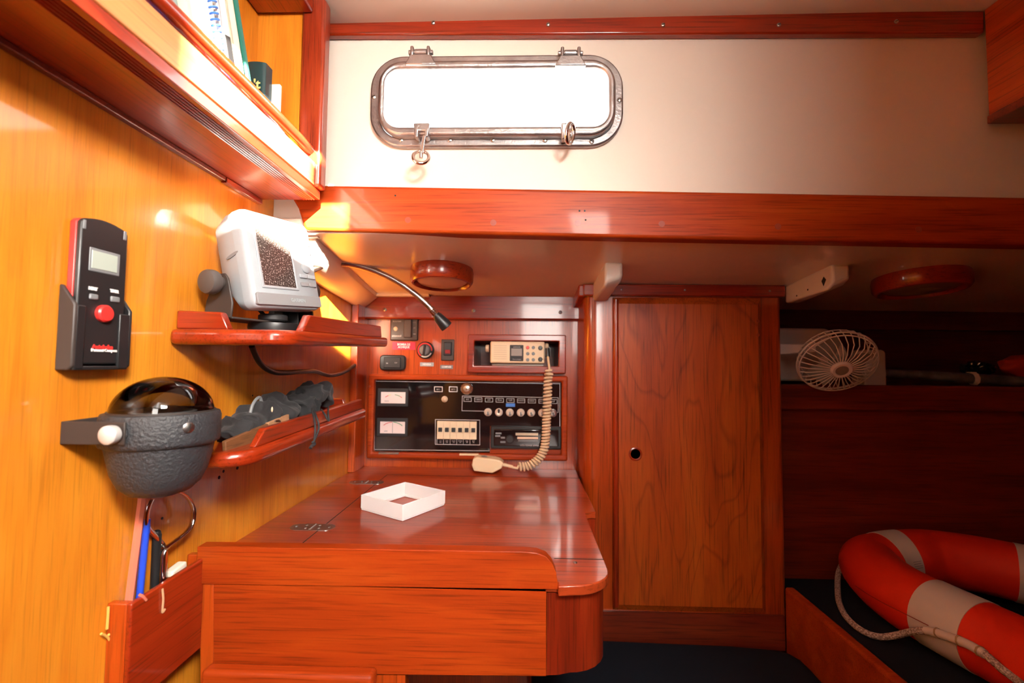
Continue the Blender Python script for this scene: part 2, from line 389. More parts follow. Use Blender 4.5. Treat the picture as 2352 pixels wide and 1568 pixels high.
# cabin side with the opening for the portlight
YW = .79
pc = PY(1141, 229, .775); cxw, czw = pc.x, pc.z
HOLE = rrect(-.0543, .4612, .2145, .0735, .045)
OUT = []
for (x, z) in HOLE:
    dx, dz = x-cxw, z-czw; k = min((.6/abs(dx)) if dx else 9, (.14/abs(dz)) if dz else 9)
    OUT.append((cxw+dx*k, czw+dz*k))
g = G(); g.ring(OUT, HOLE, 'y', YW, YW+.010)
zlo, zhi = czw-.14, czw+.14
g.box((XL-.02, YW, zhi), (1.95, YW+.035, .68)); g.box((XL-.02, YW, .226), (1.95, YW+.035, zlo))
# fill beyond the ring's reach
xs = sorted(OUT); 
g.box((cxw+.6, YW, zlo), (1.95, YW+.035, zhi)); g.box((XL-.02, YW, zlo), (max(cxw-.6, XL-.01), YW+.035, zhi))
def corner_fill(sx, sz):
    q = [p for p in OUT if (p[0]-cxw)*sx > 0 and (p[1]-czw)*sz > 0]
    q = sorted(q, key=lambda p: atan2((p[1]-czw)*sz, (p[0]-cxw)*sx))
    a = [p for p in q if abs(abs(p[0]-cxw)-.6) < 1e-4]; b = [p for p in q if abs(abs(p[1]-czw)-.14) < 1e-4]
    if a and b:
        tri = [a[-1], (cxw+sx*.6, czw+sz*.14), b[0]]; g.prism(tri, 'y', YW, YW+.035)
for sx in (1, -1):
    for sz in (1, -1): corner_fill(sx, sz)
struct('wall_window', g, 'white', smooth=False)
# red-brown trim under the ceiling with its screws
P0 = [PY(700, 31, .775), PY(2262, 23, .775), PY(2262, 75, .775), PY(700, 80, .775)]
tr = struct('trim_1', G().prism([(p.x, p.z) for p in P0], 'y', .775, .79), 'red_x', bevel=.003)
for x, y in ((733, 48), (995, 52), (1259, 56), (1523, 57), (1789, 57), (2059, 49)): add_screw(tr, PY(x, y, .774), (0, -1, 0), .0035)
# mahogany carlin below the cabin side
P0 = [(700, 424), (3860, 478), (3860, 590), (1500, 546), (700, 528), (692, 505), (684, 478), (672, 458), (668, 440), (668, 424)]
P0 = [PY(a, b, .757) for a, b in P0]
ca = struct('trim_2', G().prism([(p.x, p.z) for p in P0], 'y', .757, .79), 'board', bevel=.005, seg=3)
for x, y in ((937, 505), (1133, 511), (1327, 512), (1520, 514), (1787, 520), (2110, 527)):
    mk('plug', G().lathe([(0, -.001), (.0052, -.001), (.0052, .0005), (0, .0006)], along(PY(x, y, .757), (0, -1, 0)), 18), 'plug', ca)
for x, y in ((1331, 484), (1343, 484), (1345, 505), (908, 449)):
    mk('nail_hole', G().lathe([(0, -.001), (.0016, -.001), (.0016, .0004), (0, .0005)], along(PY(x, y, .757), (0, -1, 0)), 10), 'slot', ca)

# ------------------------------------------------------------------ portlight
win = thing('window_1', (cxw, .775, czw-.078), 'bronze framed portlight glowing white in the cream cabin side', 'window', kind='structure')
of_ = rrect(-.0549, .4627, .2236, .0828, .060, 10); io = rrect(-.0543, .4612, .1945, .0520, .026, 10)
mk('flange', G().ring(of_, rrect(-.0543, .4612, .2045, .0645, .036, 10), 'y', .779, .79), 'bronze', win, bevel=.003)
mk('sash_frame', G().ring(rrect(-.0537, .4600, .2070, .0675, .045, 10), io, 'y', .764, .782), 'bronze', win, bevel=.005, seg=3)
mk('pane', G().prism(rrect(-.0543, .4612, .1955, .0530, .027, 10), 'y', .772, .776), 'pane', win, smooth=False)
for x, y in ((858, 222), (1423, 229), (921, 321), (1033, 321), (1132, 321), (1252, 322), (1359, 325)):
    add_screw(win, PY(x, y, .7785), (0, -1, 0), .0042, a=x*.7)
for hx_ in (967, 1310):
    yb = 122 if hx_ < 1100 else 124
    c = PY(hx_, yb, .768); Yp = .766
    g = G()
    q0 = PY(hx_-36, yb+30, .765); q1 = PY(hx_+36, yb+30, .765); q2 = PY(hx_+23, yb+6, .765); q3 = PY(hx_-23, yb+6, .765)
    g.prism([(q0.x, q0.z), (q1.x, q1.z), (q2.x, q2.z), (q3.x, q3.z)], 'y', .7595, .780)
    for s in (-1, 1):
        p = c.x+s*.0142; g.prism([(p-.0028, c.z-.010), (p+.0028, c.z-.010), (p+.0028, c.z+.008), (p-.0028, c.z+.008)], 'y', .759, .777)
    h = mk('hinge', g, 'bronze', win, bevel=.002)
    mk('pin', G().tube([(c.x-.0215, .767, c.z), (c.x+.0215, .767, c.z)], .0042, 14), 'bronze', h, bevel=.001)
    mk('barrel', G().tube([(c.x-.0105, .767, c.z), (c.x+.0105, .767, c.z)], .0058, 16), 'bronze', h, bevel=.001)
# the two closing dogs: left hanging down with its ring, right folded up
c = PY(969, 300, .762)
g = G(); g.prism([(c.x-.014, c.z+.012), (c.x+.014, c.z+.012), (c.x+.012, c.z-.012), (c.x+.0055, c.z-.014), (c.x+.0055, c.z-.002), (c.x-.0055, c.z-.002), (c.x-.0055, c.z-.014), (c.x-.012, c.z-.012)], 'y', .758, .775)
d = mk('dog', g, 'bronze', win, bevel=.002)
r0 = PY(972, 318, .752); r1 = PY(968, 352, .742)
mk('bolt', G().tube([r0+Vector((0, .006, .006)), r1], .0032, 10), 'chrome', d)
rc = PY(967, 361, .742)
ring = [rc+Vector((.0125*cos(a), .005*sin(a*1)+.003*cos(a), .0125*sin(a))) for a in [2*pi*i/28 for i in range(28)]]
mk('ring', G().tube(ring, .0031, 10, closed=True), 'chrome', d)
mk('bolt_tip', G().tube([rc+Vector((0, 0, .010)), rc+Vector((0, 0, -.001))], .0029, 10), 'steel', d)
c = PY(1303, 300, .762)
g = G(); g.prism([(c.x-.011, c.z+.012), (c.x+.012, c.z+.012), (c.x+.010, c.z-.014), (c.x-.010, c.z-.016)], 'y', .758, .775)
d = mk('dog', g, 'bronze', win, bevel=.002)
rc = PY(1309, 306, .742)
ring = [rc+Vector((.0065*cos(a)+.003*sin(a), .010*cos(a), .0165*sin(a))) for a in [2*pi*i/28 for i in range(28)]]
mk('ring', G().tube(ring, .0034, 10, closed=True), 'chrome', d)
mk('bolt', G().tube([rc+Vector((-.002, .016, 0)), rc+Vector((0, -.002, .003))], .0032, 10), 'chrome', d)

# ------------------------------------------------------------------ instrument wall (with the radio niche cut in it)
nx0, nx1, nz0, nz1 = ext(1088, 782, 1284, 841, YB-.02)
g = G(); X1 = .17; ztop = .175
g.box((XL-.02, YB, -1.05), (nx0, YB+.02, ztop)); g.box((nx1, YB, -1.05), (X1, YB+.02, ztop))
g.box((nx0, YB, -1.05), (nx1, YB+.02, nz0)); g.box((nx0, YB, nz1), (nx1, YB+.02, ztop))
struct('wall_back', g, 'mah_z', smooth=False)
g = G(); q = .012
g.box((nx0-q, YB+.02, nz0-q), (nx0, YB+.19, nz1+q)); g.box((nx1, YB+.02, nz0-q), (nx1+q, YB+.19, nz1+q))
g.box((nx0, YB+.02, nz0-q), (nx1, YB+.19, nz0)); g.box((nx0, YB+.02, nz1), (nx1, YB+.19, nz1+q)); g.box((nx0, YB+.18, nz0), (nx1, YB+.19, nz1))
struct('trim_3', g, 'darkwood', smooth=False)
# corner cleat and crown board
struct('trim_4', G().box((XL, 1.155, ZS), (XL+.018, YB, .16)), 'mah_z', bevel=.002)
cr = struct('trim_5', B(818, 677, 1336, 733, 1.205, YB), 'red_x', bevel=.004)
for x, y in ((884, 711), (1088, 713), (1287, 717)): add_screw(cr, PY(x, y, 1.2045), (0, -1, 0), .0048)
struct('trim_6', B(852, 668, 986, 680, 1.19, YB), 'white', bevel=.002)
# white cove beam between the deck and the left bulkhead
g = G(); n0, n1 = .792, 1.205
def cs(y, t): zz = zd(-.4, y); return [(XL+.001, y, zz+.004), (-.372-.02*t, y, zz+.004), (-.376-.022*t, y, zz-.010), (XL+.012, y, zz-.040), (XL+.001, y, zz-.040)]
a, b_ = cs(n0, 0), cs(n1, 1)
g.add(a+b_, [(0, 1, 2, 3, 4), (9, 8, 7, 6, 5)]+[(i, (i+1) % 5, 5+(i+1) % 5, 5+i) for i in range(5)])
struct('trim_7', g, 'deck', bevel=.003)
# cream end board of the deck beam, seen in the gap beside the bulkhead
struct('trim_8', G().box((XL+.0005, .781, .2185), (-.366, .7895, .31)), 'white', smooth=False)
struct('gap_shade_strip', G().box((XL, .785, .17), (XL+.0025, .7925, .31)), 'slot', smooth=False)  # dark strip stands in for the shaded gap at the bulkhead edge

# brackets (knees) below the deck
def knee(px, X0, w, label):
    X1 = X0+w; y0, y1 = .913, 1.078
    v = []
    for x in (X0, X1):
        v += [(x, y0, zd(x, y0)+.002), (x, y0-.001, zd(x, y0)-.040+(.012 if x == X1 else 0)), (x, y0+.016, zd(x, y0)-.049+(.012 if x == X1 else 0)), (x, y1, zd(x, y1)-.040), (x, y1, zd(x, y1)+.002)]
    g = G().add(v, [(0, 1, 2, 3, 4), (9, 8, 7, 6, 5)]+[(i, (i+1) % 5, 5+(i+1) % 5, 5+i) for i in range(5)])
    o = mk('deck_bracket', g, 'white', label=label, cat='bracket', group='cream brackets under the side deck', bevel=.006, seg=3); return o
k1 = knee(1390, .160, .036, 'short cream bracket above the left edge of the tall locker')
k2 = knee(1897, .608, .036, 'cream bracket with a dark chip above the fan shelf')
mk('chip', G().prism([(.930, .176), (.937, .183), (.944, .175), (.938, .164)], 'x', .6074, .6085), 'slot', k2, smooth=False)
for y, z in ((.99, .165), (1.03, .158)): mk('nail_hole', G().lathe([(0, 0), (.002, 0), (.002, .0006), (0, .0006)], along((.608, y, z), (-1, 0, 0)), 10), 'slot', k2)

# round deckhead lamps
def lamp(c, r, label, lens):
    x, y = c; z = zd(x, y); rot = Matrix.Rotation(-.093, 3, 'X')
    t = thing('ceiling_lamp', (x, y, z), label, 'lamp', 'round lamps under the side deck', rot)
    pr = [(r, .002), (r*1.03, -.008), (r*1.02, -.026), (r*.96, -.033), (r*.90, -.034), (r*.87, -.031), (r*.855, -.022), (r*.855, .001)]
    mk('housing', G().lathe(pr, None, 56), 'red_x', t, local=True)
    g = G().lathe([(0, -.0335), (r*.45, -.0328), (r*.74, -.030), (r*.835, -.025), (r*.835, -.010), (0, -.010)], None, 48)
    l = mk('diffuser', g, lens, t, local=True)
    g = G()
    for i in range(-11, 12):
        xx = i*r*.062; L_ = sqrt(max(0, (r*.70)**2-xx*xx)); zz = -.0333+.004*(xx/(r*.7))**2
        g.tube([(xx, -L_, -.0282), (xx, -L_*.5, zz+.0005), (xx, L_*.5, zz+.0005), (xx, L_, -.0282)], .0011, 5)
    mk('ribs', g, lens, l, local=True)
    return t
lamp((-.180, .972), .066, 'round mahogany ringed lamp with ribbed lens above the instrument wall', 'lens')
lamp((.838, .985), .080, 'larger dark round lamp above the fan shelf at the right', 'lcd2')

# overhead locker at the top right
t = thing('overhead_locker', (1.2, .40, .41), 'plywood side of an overhead locker in the upper right corner', 'cabinet')
mk('body', G().box((.784, .02, .428), (1.6, .775, cz(1.2)-.004)), 'mah_y', t, bevel=.001)
mk('bottom_rail', G().box((.782, .02, .414), (1.6, .777, .4285)), 'darkwood', t, bevel=.002)

# ------------------------------------------------------------------ tall locker
YK = 1.08; KX0, KX1 = PY(1343, 900, YK).x, PY(1800, 900, YK).x
t = thing('tall_locker', ((KX0+KX1)/2, 1.2, -.64), 'tall mahogany locker with a figured wood door and a round finger hole', 'locker')
r = .030; poly = [(KX0, 1.36), (KX0, YK+r)]+[(KX0+r-r*cos(radians(a)), YK+r-r*sin(radians(a))) for a in range(15, 91, 15)]
r = .014; poly += [(KX1-r+r*sin(radians(a)), YK+r-r*cos(radians(a))) for a in range(0, 91, 18)]+[(KX1, 1.36)]
mk('carcase', G().prism(poly, 'z', -.64, zd(.3, 1.08)-.002), 'mah_z', t, ang=50)
dx0, dx1, dz0, dz1 = ext(1409, 683, 1757, 1408, YK-.012)
hc = PY(1459, 1042, YK-.012)
OUTD = [(dx0, dz0), (dx1, dz0), (dx1, dz1), (dx0, dz1)]
# door slab with bevelled rim and a real hole
def rim(n=32):
    inn = [(hc.x+.0115*cos(2*pi*i/n), hc.z+.0115*sin(2*pi*i/n)) for i in range(n)]; out = []
    for x, z in inn:
        ddx, ddz = x-hc.x, z-hc.z
        ks = []
        if ddx > 1e-9: ks.append((dx1-.012-hc.x)/ddx)
        if ddx < -1e-9: ks.append((dx0+.012-hc.x)/ddx)
        if ddz > 1e-9: ks.append((dz1-.016-hc.z)/ddz)
        if ddz < -1e-9: ks.append((dz0+.016-hc.z)/ddz)
        k = min(ks); out.append((hc.x+ddx*k, hc.z+ddz*k))
    return out, inn
o_, i_ = rim(64)
# snap nearest points to corners so the field is a true rectangle
for cx_, cz_ in ((dx0+.012, dz0+.016), (dx1-.012, dz0+.016), (dx1-.012, dz1-.016), (dx0+.012, dz1-.016)):
    k = min(range(64), key=lambda i: (o_[i][0]-cx_)**2+(o_[i][1]-cz_)**2); o_[k] = (cx_, cz_)
g = G().ring(o_, i_, 'y', YK-.014, YK-.001)
A = [(dx0, YK-.004, dz0), (dx1, YK-.004, dz0), (dx1, YK-.004, dz1), (dx0, YK-.004, dz1)]
Bq = [(dx0+.012, YK-.014, dz0+.016), (dx1-.012, YK-.014, dz0+.016), (dx1-.012, YK-.014, dz1-.016), (dx0+.012, YK-.014, dz1-.016)]
C_ = [(x, YK-.001, z) for x, _, z in A]
g.add(A+Bq+C_, [(0, 1, 5, 4), (1, 2, 6, 5), (2, 3, 7, 6), (3, 0, 4, 7), (0, 8, 9, 1), (1, 9, 10, 2), (2, 10, 11, 3), (3, 11, 8, 0)])
dr = mk('door', g, 'door', t, ang=20)
mk('finger_ring', G().lathe([(.0155, 0), (.0155, .0022), (.013, .003), (.0112, .002), (.0112, 0)], along((hc.x, YK-.014, hc.z), (0, -1, 0)), 32), 'red_x', dr)
mk('finger_hole', G().lathe([(0, 0), (.0113, 0), (.0113, .0015), (0, .0015)], along((hc.x, YK-.0035, hc.z), (0, -1, 0)), 24), 'slot', dr)
mk('edge_bead', G().tube([(dx0+.006, YK-.012, dz0+.012), (dx0+.006, YK-.012, dz1-.006)], .0065, 12), 'red_z', dr)
for x, y in ((1741, 737), (1741, 769)): mk('plug', G().lathe([(0, -.001), (.004, -.001), (.004, .0005), (0, .0005)], along(PY(x, y, YK-.014), (0, -1, 0)), 14), 'plug', dr)
g = G(); a_, b__, c_, d_ = ext(1340, 653, 1803, 680, YK-.012)
g.box((a_, YK-.014, c_), (b__, YK+.012, d_)); g.prism([(YK+.0, d_), (YK+.0, c_), (1.20, c_-.012), (1.20, d_-.012)], 'x', a_-.010, a_+.008)
cw = mk('crown', g, 'red_x', t, bevel=.003)
for x, y in ((1428, 665), (1573, 666), (1768, 668)): add_screw(cw, PY(x, y, YK-.0145), (0, -1, 0), .0022)
mk('plinth', G().box((KX0+.02, YK-.006, -.64), (KX1-.01, YK+.01, dz0-.004)), 'darkwood', t)

# ------------------------------------------------------------------ outboard locker space at the right
X2 = KX1+.001
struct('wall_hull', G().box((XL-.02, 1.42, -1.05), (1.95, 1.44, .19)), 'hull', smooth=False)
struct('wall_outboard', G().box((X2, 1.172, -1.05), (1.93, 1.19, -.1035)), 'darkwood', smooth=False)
zs = PY(1800, 882, 1.15).z; zb = PY(1800, 940, 1.15).z
t = thing('side_shelf', (1.27, 1.27, zb), 'long dark mahogany shelf with a raised front board behind the bunk', 'shelf')
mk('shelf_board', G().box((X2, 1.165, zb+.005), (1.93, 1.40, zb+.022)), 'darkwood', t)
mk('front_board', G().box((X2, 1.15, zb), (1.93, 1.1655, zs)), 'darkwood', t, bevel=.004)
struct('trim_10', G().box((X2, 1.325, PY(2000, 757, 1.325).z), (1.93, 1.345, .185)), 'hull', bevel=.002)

# ================================================================== chart table
t = thing('chart_table', (-.15, .9, -.41), 'mahogany chart table with a rounded front corner below the instrument wall', 'table')
top = [(XL+.001, 1.229), (KX0-.004, 1.229), (KX0-.004, .885), (.1165, .880), (.1168, .665)]
for a in range(0, 91, 15): top.append((.1168-.055*(1-cos(radians(a))), .640-.048*sin(radians(a))))
top += [(.045, .590), (.045, .600), (-.418, .600), (-.418, .618), (XL+.001, .618)]
fiddle_y = .6
mk('tabletop', G().prism(top, 'z', ZS-.013, ZS), 'desk', t, bevel=.0015)
# fine joint lines of the lid (dark slips let into the surface)
def slip(x0, y0, x1, y1, w=.0008):
    d = Vector((x1-x0, y1-y0)).normalized(); n_ = Vector((-d.y, d.x))*w
    return G().prism([(x0+n_.x, y0+n_.y), (x0-n_.x, y0-n_.y), (x1-n_.x, y1-n_.y), (x1+n_.x, y1+n_.y)], 'z', ZS-.001, ZS+.0003)
lx = PZ(716, 1230, ZS).x
mk('joint_line', slip(lx, .66, lx, 1.14), 'slot', t, smooth=False)
mk('joint_line', slip(lx, 1.14, .146, 1.14), 'slot', t, smooth=False)
mk('joint_line', slip(.045, .672, .116, .672), 'slot', t, smooth=False)
for (px, py) in ((718, 1211), (842, 1108)):
    c = PZ(px, py, ZS)
    h = mk('hinge', G().prism([(x+c.x, y+c.y) for x, y in rrect(0, 0, .0375 if py > 1150 else .0400, .0145, .0143, 8)], 'z', ZS-.001, ZS+.0012), 'steel', t)
    mk('knuckle', G().tube([(c.x, c.y-.012, ZS+.0012), (c.x, c.y+.012, ZS+.0012)], .0016, 10), 'steel', h)
    for s in (-1, 1):
        for k, (a, b) in enumerate(((.009, .007), (.013, -.006), (.028, 0))):
            mk('screw', screw_g((c.x+s*a, c.y+b*s, ZS+.0010), (0, 0, 1), .0026), 'screw', h)
c = PZ(1321, 1292, ZS); mk('screw', screw_g((c.x, c.y, ZS), (0, 0, 1), .003), 'screw', t)
YF = .600
def pz(px, py, Y=YF): v = PY(px, py, Y); return (v.x, v.z)
fd = [pz(455, 1254), pz(700, 1257), pz(1000, 1262), pz(1200, 1265), pz(1232, 1268), pz(1254, 1276), pz(1268, 1292), pz(1277, 1312), pz(1283, 1350), pz(1283, 1352), pz(490, 1340), pz(455, 1339)]
mk('front_fiddle', G().prism(fd, 'y', YF-.002, YF+.016), 'board', t, bevel=.004, seg=3)
fp = [pz(490, 1341), pz(1255, 1351), pz(1255, 1553), pz(490, 1545)]
mk('front_panel', G().prism(fp, 'y', YF, YF+.018), 'board', t, bevel=.0008)
mk('corner_stile', G().prism([pz(458, 1339), pz(489, 1341), pz(489, 1590), pz(458, 1590)], 'y', YF+.001, YF+.018), 'mah_z', t, bevel=.001)
cx0 = pz(1256, 1400)[0]
cb = [(cx0, .600), (.047, .602), (.062, .607)]
for a in range(10, 91, 16): cb.append((.062+.050*sin(radians(a)), .655-.048*cos(radians(a))))
cb += [(.1125, .87), (.095, .87), (.095, .70), (cx0, .62)]
mk('corner_block', G().prism(cb, 'z', pz(1300, 1552)[1], ZS-.0135), 'endgrain', t, ang=50)
mk('side_apron', G().box((.1130, .88, -.41), (KX0-.006, 1.229, ZS-.0135)), 'red_z', t)
mk('leg_panel', G().prism([pz(858, 1552), pz(930, 1553), pz(930, 1700), pz(858, 1700)], 'y', YF+.002, YF+.02), 'mah_z', t)
# ledge board in front, at the bottom edge
t = thing('bench_back', (-.29, .56, -.55), 'rounded mahogany board end in front of the chart table at the bottom edge', 'seat back')
mk('board', G().box((PY(467, 1550, .585).x, .578, -.60), (PY(860, 1550, .585).x, .5990, PY(660, 1521, .5995).z)), 'board', t, bevel=.006, seg=4)

# white bottomless tray on the table
cor = [PZ(930, 1107, -.252), PZ(829, 1136.5, -.252), PZ(925, 1161, -.252), PZ(1023, 1127, -.252)]
cc = sum(cor, Vector())/4; cc.z = ZS+.001
def sc_(k): return [(cc.x+(p.x-cc.x)*k, cc.y+(p.y-cc.y)*k) for p in cor]
g = G(); g.ring(sc_(1), sc_(.965), 'z', ZS+.0035, ZS+.029); g.ring(sc_(.985), sc_(.90), 'z', ZS+.0004, ZS+.0045)
mk('tray', g, 'whitep', label='shallow white plastic tray frame lying diagonally on the chart table', cat='tray', bevel=.0007)

# ================================================================== things on the instrument wall
# --- panel surround
def mitred(name, o, i, Yf, Yb, mat, parent=None, r=.005, **k):
    a = ext(*o, Yf); b = ext(*i, Yf)
    O = [(a[0], a[2]), (a[1], a[2]), (a[1], a[3]), (a[0], a[3])]; I = [(b[0], b[2]), (b[1], b[2]), (b[1], b[3]), (b[0], b[3])]
    if parent is None and 'kind' not in k and 'label' not in k: k['kind'] = 'structure'
    return mk(name, G().ring(O, I, 'y', Yb, Yf), mat, parent, bevel=r, seg=3, **k)
YP = 1.222
t = thing('switchboard', (-.14, 1.21, -.25), 'glossy black electrical switch panel with two meters in a mahogany frame', 'panel')
fr_ = mitred('frame', (843, 861, 1304, 1056), (857, 874, 1290, 1042), 1.206, YB, 'board', t)
u = lambda x, y: pz(x, y, YP)
mk('panel_plate', G().prism([u(855, 871), u(1292, 880), u(1292, 978.5), u(1125, 978), u(1125, 1038), u(855, 1036)], 'y', YP, YB-.0005), 'gloss', t)
mk('backing_strip', G().prism([u(1127, 1032), u(1290, 1032.5), u(1290, 1046), u(1127, 1044)], 'y', YP+.001, YB-.0005), 'board', t)
def lines(name, paths, w, parent, mat='lines', Y=YP, h=.0005):
    g = G()
    for pts in paths:
        for (x0, y0), (x1, y1) in zip(pts[:-1], pts[1:]):
            a = Vector(pz(x0, y0, Y)); b = Vector(pz(x1, y1, Y)); d = (b-a).normalized(); n_ = Vector((-d.y, d.x))*w/2; d = d*w/2
            g.prism([tuple(a-d+n_), tuple(a-d-n_), tuple(b+d-n_), tuple(b+d+n_)], 'y', Y-h, Y+.0004)
    return mk(name, g, mat, parent, smooth=False)
def rect(x0, y0, x1, y1, s=.015): return [(x0, y0), (x1, y0+s*(x1-x0)), (x1, y1+s*(x1-x0)), (x0, y1), (x0, y0)]
lines('border_line', [[(1124, 1035), (860, 1032), (861, 875), (1286, 881), (1286, 978)]], .0015, t)
lines('bus_line', [[(1112, 944), (1061, 943), (1062, 909), (1282, 913), (1282, 947), (1276, 947)], rect(1000, 963, 1102, 1020)], .0015, t)
for i in range(9):
    x = 1074+24.6*i; y = 917+.6*i
    l = lines('label_box', [rect(x-8.5, y-4.5, x+8.5, y+4.5)], .0013, t)
    text('caption', ('ACC', 'CABINA', 'LUZ', 'PROA', 'TOPE', 'FONDEO', 'RADIO', 'BOMBA', 'INST')[i], .0055, PY(x, y, YP-.0004), (1, 0, 0), (0, 0, 1), 'lines', l, sx=.8)
for x in (1007, 1041):
    l = lines('label_box', [rect(x-9, 888, x+9, 899)], .0018, t, mat='whitei')
    text('caption', 'BAT 1' if x < 1020 else 'BAT 2', .005, PY(x, 894, YP-.0004), (1, 0, 0), (0, 0, 1), 'lines', l, sx=.8)
# meters
for k, (x0, y0, x1, y1) in enumerate(((875, 900, 931, 926), (873, 968, 930, 995))):
    mt = mk('meter', B(x0-8, y0-8, x1+6, y1+7, YP-.003, YP+.001), 'blackm', t, bevel=.001)
    fc = mk('meter_face', B(x0, y0, x1, y1, YP-.0036, YP-.002), plain('meter_face', (.80, .68, .66), .4), mt, smooth=False)
    c = PY((x0+x1)/2, y1+(9 if k else 12), YP-.0037); R = .041 if k else .038
    def arc(a0, a1, mat):
        g = G()
        n_ = 8
        for i in range(n_):
            A0 = radians(a0+(a1-a0)*i/n_); A1 = radians(a0+(a1-a0)*(i+1)/n_)
            g.prism([(c.x+R*cos(A0), c.z+R*sin(A0)), (c.x+(R-.0016)*cos(A0), c.z+(R-.0016)*sin(A0)), (c.x+(R-.0016)*cos(A1), c.z+(R-.0016)*sin(A1)), (c.x+R*cos(A1), c.z+R*sin(A1))], 'y', YP-.0041, YP-.0034)
        mk('scale_arc', g, mat, fc, smooth=False)
    if k == 0: arc(126, 112, 'redi'); arc(111, 101, 'yellow'); arc(84, 62, 'greeni'); arc(61, 52, 'redi')
    else:
        arc(128, 92, 'redi'); arc(88, 50, 'greeni')
        mk('needle', B((x0+x1)/2-.4, y0+1, (x0+x1)/2+.4, y1-1, YP-.0042, YP-.0035), 'gray3', fc, smooth=False)
    text('caption', 'VOLTS' if k == 0 else 'AMPS', .005, PY(x0+13, y1-5, YP-.0038), (1, 0, 0), (0, 0, 1), 'gray3', fc, sx=.8)
# key switch, toggle, breakers
c = PY(1072, 892, YP)
ks = mk('key_switch', G().lathe([(.0165, 0), (.0165, .002), (.0145, .004), (.011, .004), (.0105, .0025), (.0, .0025)], along(c, (0, -1, 0)), 36), 'chrome', t)
mk('key_barrel', G().lathe([(.0085, .002), (.0085, .0055), (.007, .0065), (0, .0065)], along(c, (0, -1, 0)), 28), plain('brass', (.75, .62, .50), .3, .8), ks)
mk('key_slot', G().box((c.x-.0007, YP-.0070, c.z-.004), (c.x+.0007, YP-.0062, c.z+.001)), 'slot', ks)
c = PY(1021, 916, YP)
mk('toggle_switch', G().lathe([(.008, 0), (.0085, .003), (.006, .004), (.004, .006), (.0035, .011), (.0045, .013), (0, .0145)], along(c, (.25, -1, -.1)), 20), 'cream2', t)
for i in range(6):
    x = 1003.5+i*15.2
    bk = mk('breaker', B(x, 967+i*.25, x+14.9, 1008+i*.25, YP-.008, YP), 'breaker', t, bevel=.0008)
    mk('lever', B(x+3, 982+i*.25, x+11.5, 991.5+i*.25, YP-.0125, YP-.0075), 'blackm', bk, bevel=.0006)
    l = lines('caption_frame', [[(x, 1009), (x, 1019)]], .0012, t)
    text('caption', ('LUZ', 'NAV', 'RADIO', 'BOMBA', 'FRIG', 'AUX')[i]+'\n10A', .0042, PY(x+8, 1014, YP-.0004), (1, 0, 0), (0, 0, 1), 'lines', l, sx=.8)
xs_ = (1121, 1146, 1171, 1196, 1220, 1245, 1270)
for i, x in enumerate(xs_):
    c = PY(x, 946+.35*i, YP)
    sw = mk('push_switch', G().lathe([(.0095, 0), (.0105, .003), (.0098, .006), (.006, .008), (.0045, .0075), (0, .0075)], along(c, (0, -1, 0)), 28), 'steel' if i == 6 else plain('switch_cap', (.72, .60, .50), .35, .3), t)
    dd = (0.05, -1, .65) if i == 1 else (.10, -1, -.35)
    mk('toggle_tip', G().lathe([(.0028, 0), (.0022, .008), (.0034, .013), (0, .0145)], along(c+Vector((0, -.005, 0)), dd), 14), 'blackm' if i == 1 else 'gray3', sw)
mk('blue_tape', B(1162, 926, 1183, 934, YP-.0008, YP+.0002), 'bluep', t, bevel=.0003)
for x0, x1, y, m_ in ((869, 915, 1039, 'steel'), (1055, 1099, 1042, 'cream')):
    mk('retaining_clip', B(x0, y, x1, y+4, 1.2035, 1.212), m_, t, bevel=.0006)
mk('bezel_dent', G().lathe([(0, 0), (.003, 0), (.003, .0008), (0, .0008)], along(PY(849, 887, 1.2055), (0, -1, 0)), 12), 'plug', t)
# --- car stereo
t = thing('car_stereo', (PY(1208, 1005, 1.21).x, 1.21, -.23), 'black car stereo set into the lower right of the switch panel', 'stereo')
bx0 = B(1127, 980, 1289, 1030, 1.2125, 1.229)
mk('body', bx0, 'black', t, bevel=.002)
mk('fascia', B(1134, 986, 1283, 1025, 1.2085, 1.213), 'gloss', t, bevel=.003)
c = PY(1171, 1008, 1.2085); mk('volume_knob', G().lathe([(.0105, 0), (.0105, .005), (.009, .007), (0, .007)], along(c, (0, -1, 0)), 28), 'blackm', t, bevel=.0004)
mk('display', B(1184, 994, 1236, 1000, 1.2075, 1.209), plain('stereo_display', (.62, .50, .36), .25, .5), t)
mk('cassette_slot', B(1188, 1003, 1236, 1008, 1.2078, 1.209), 'lens', t); mk('button_row', B(1190, 1010, 1236, 1014, 1.2078, 1.209), 'gray3', t)
for x, y, w_ in ((1138, 993, 14), (1137, 999, 12), (1150, 1003, 10), (1149, 1013, 12)): mk('button', B(x, y, x+w_, y+4, 1.2070, 1.209), 'gray3', t, bevel=.0004)
text('caption', 'HIGH POWER 50Wx4', .0058, PY(1216, 1023, 1.2082), (1, 0, 0), (0, 0, 1), 'lines', t, sx=.9)

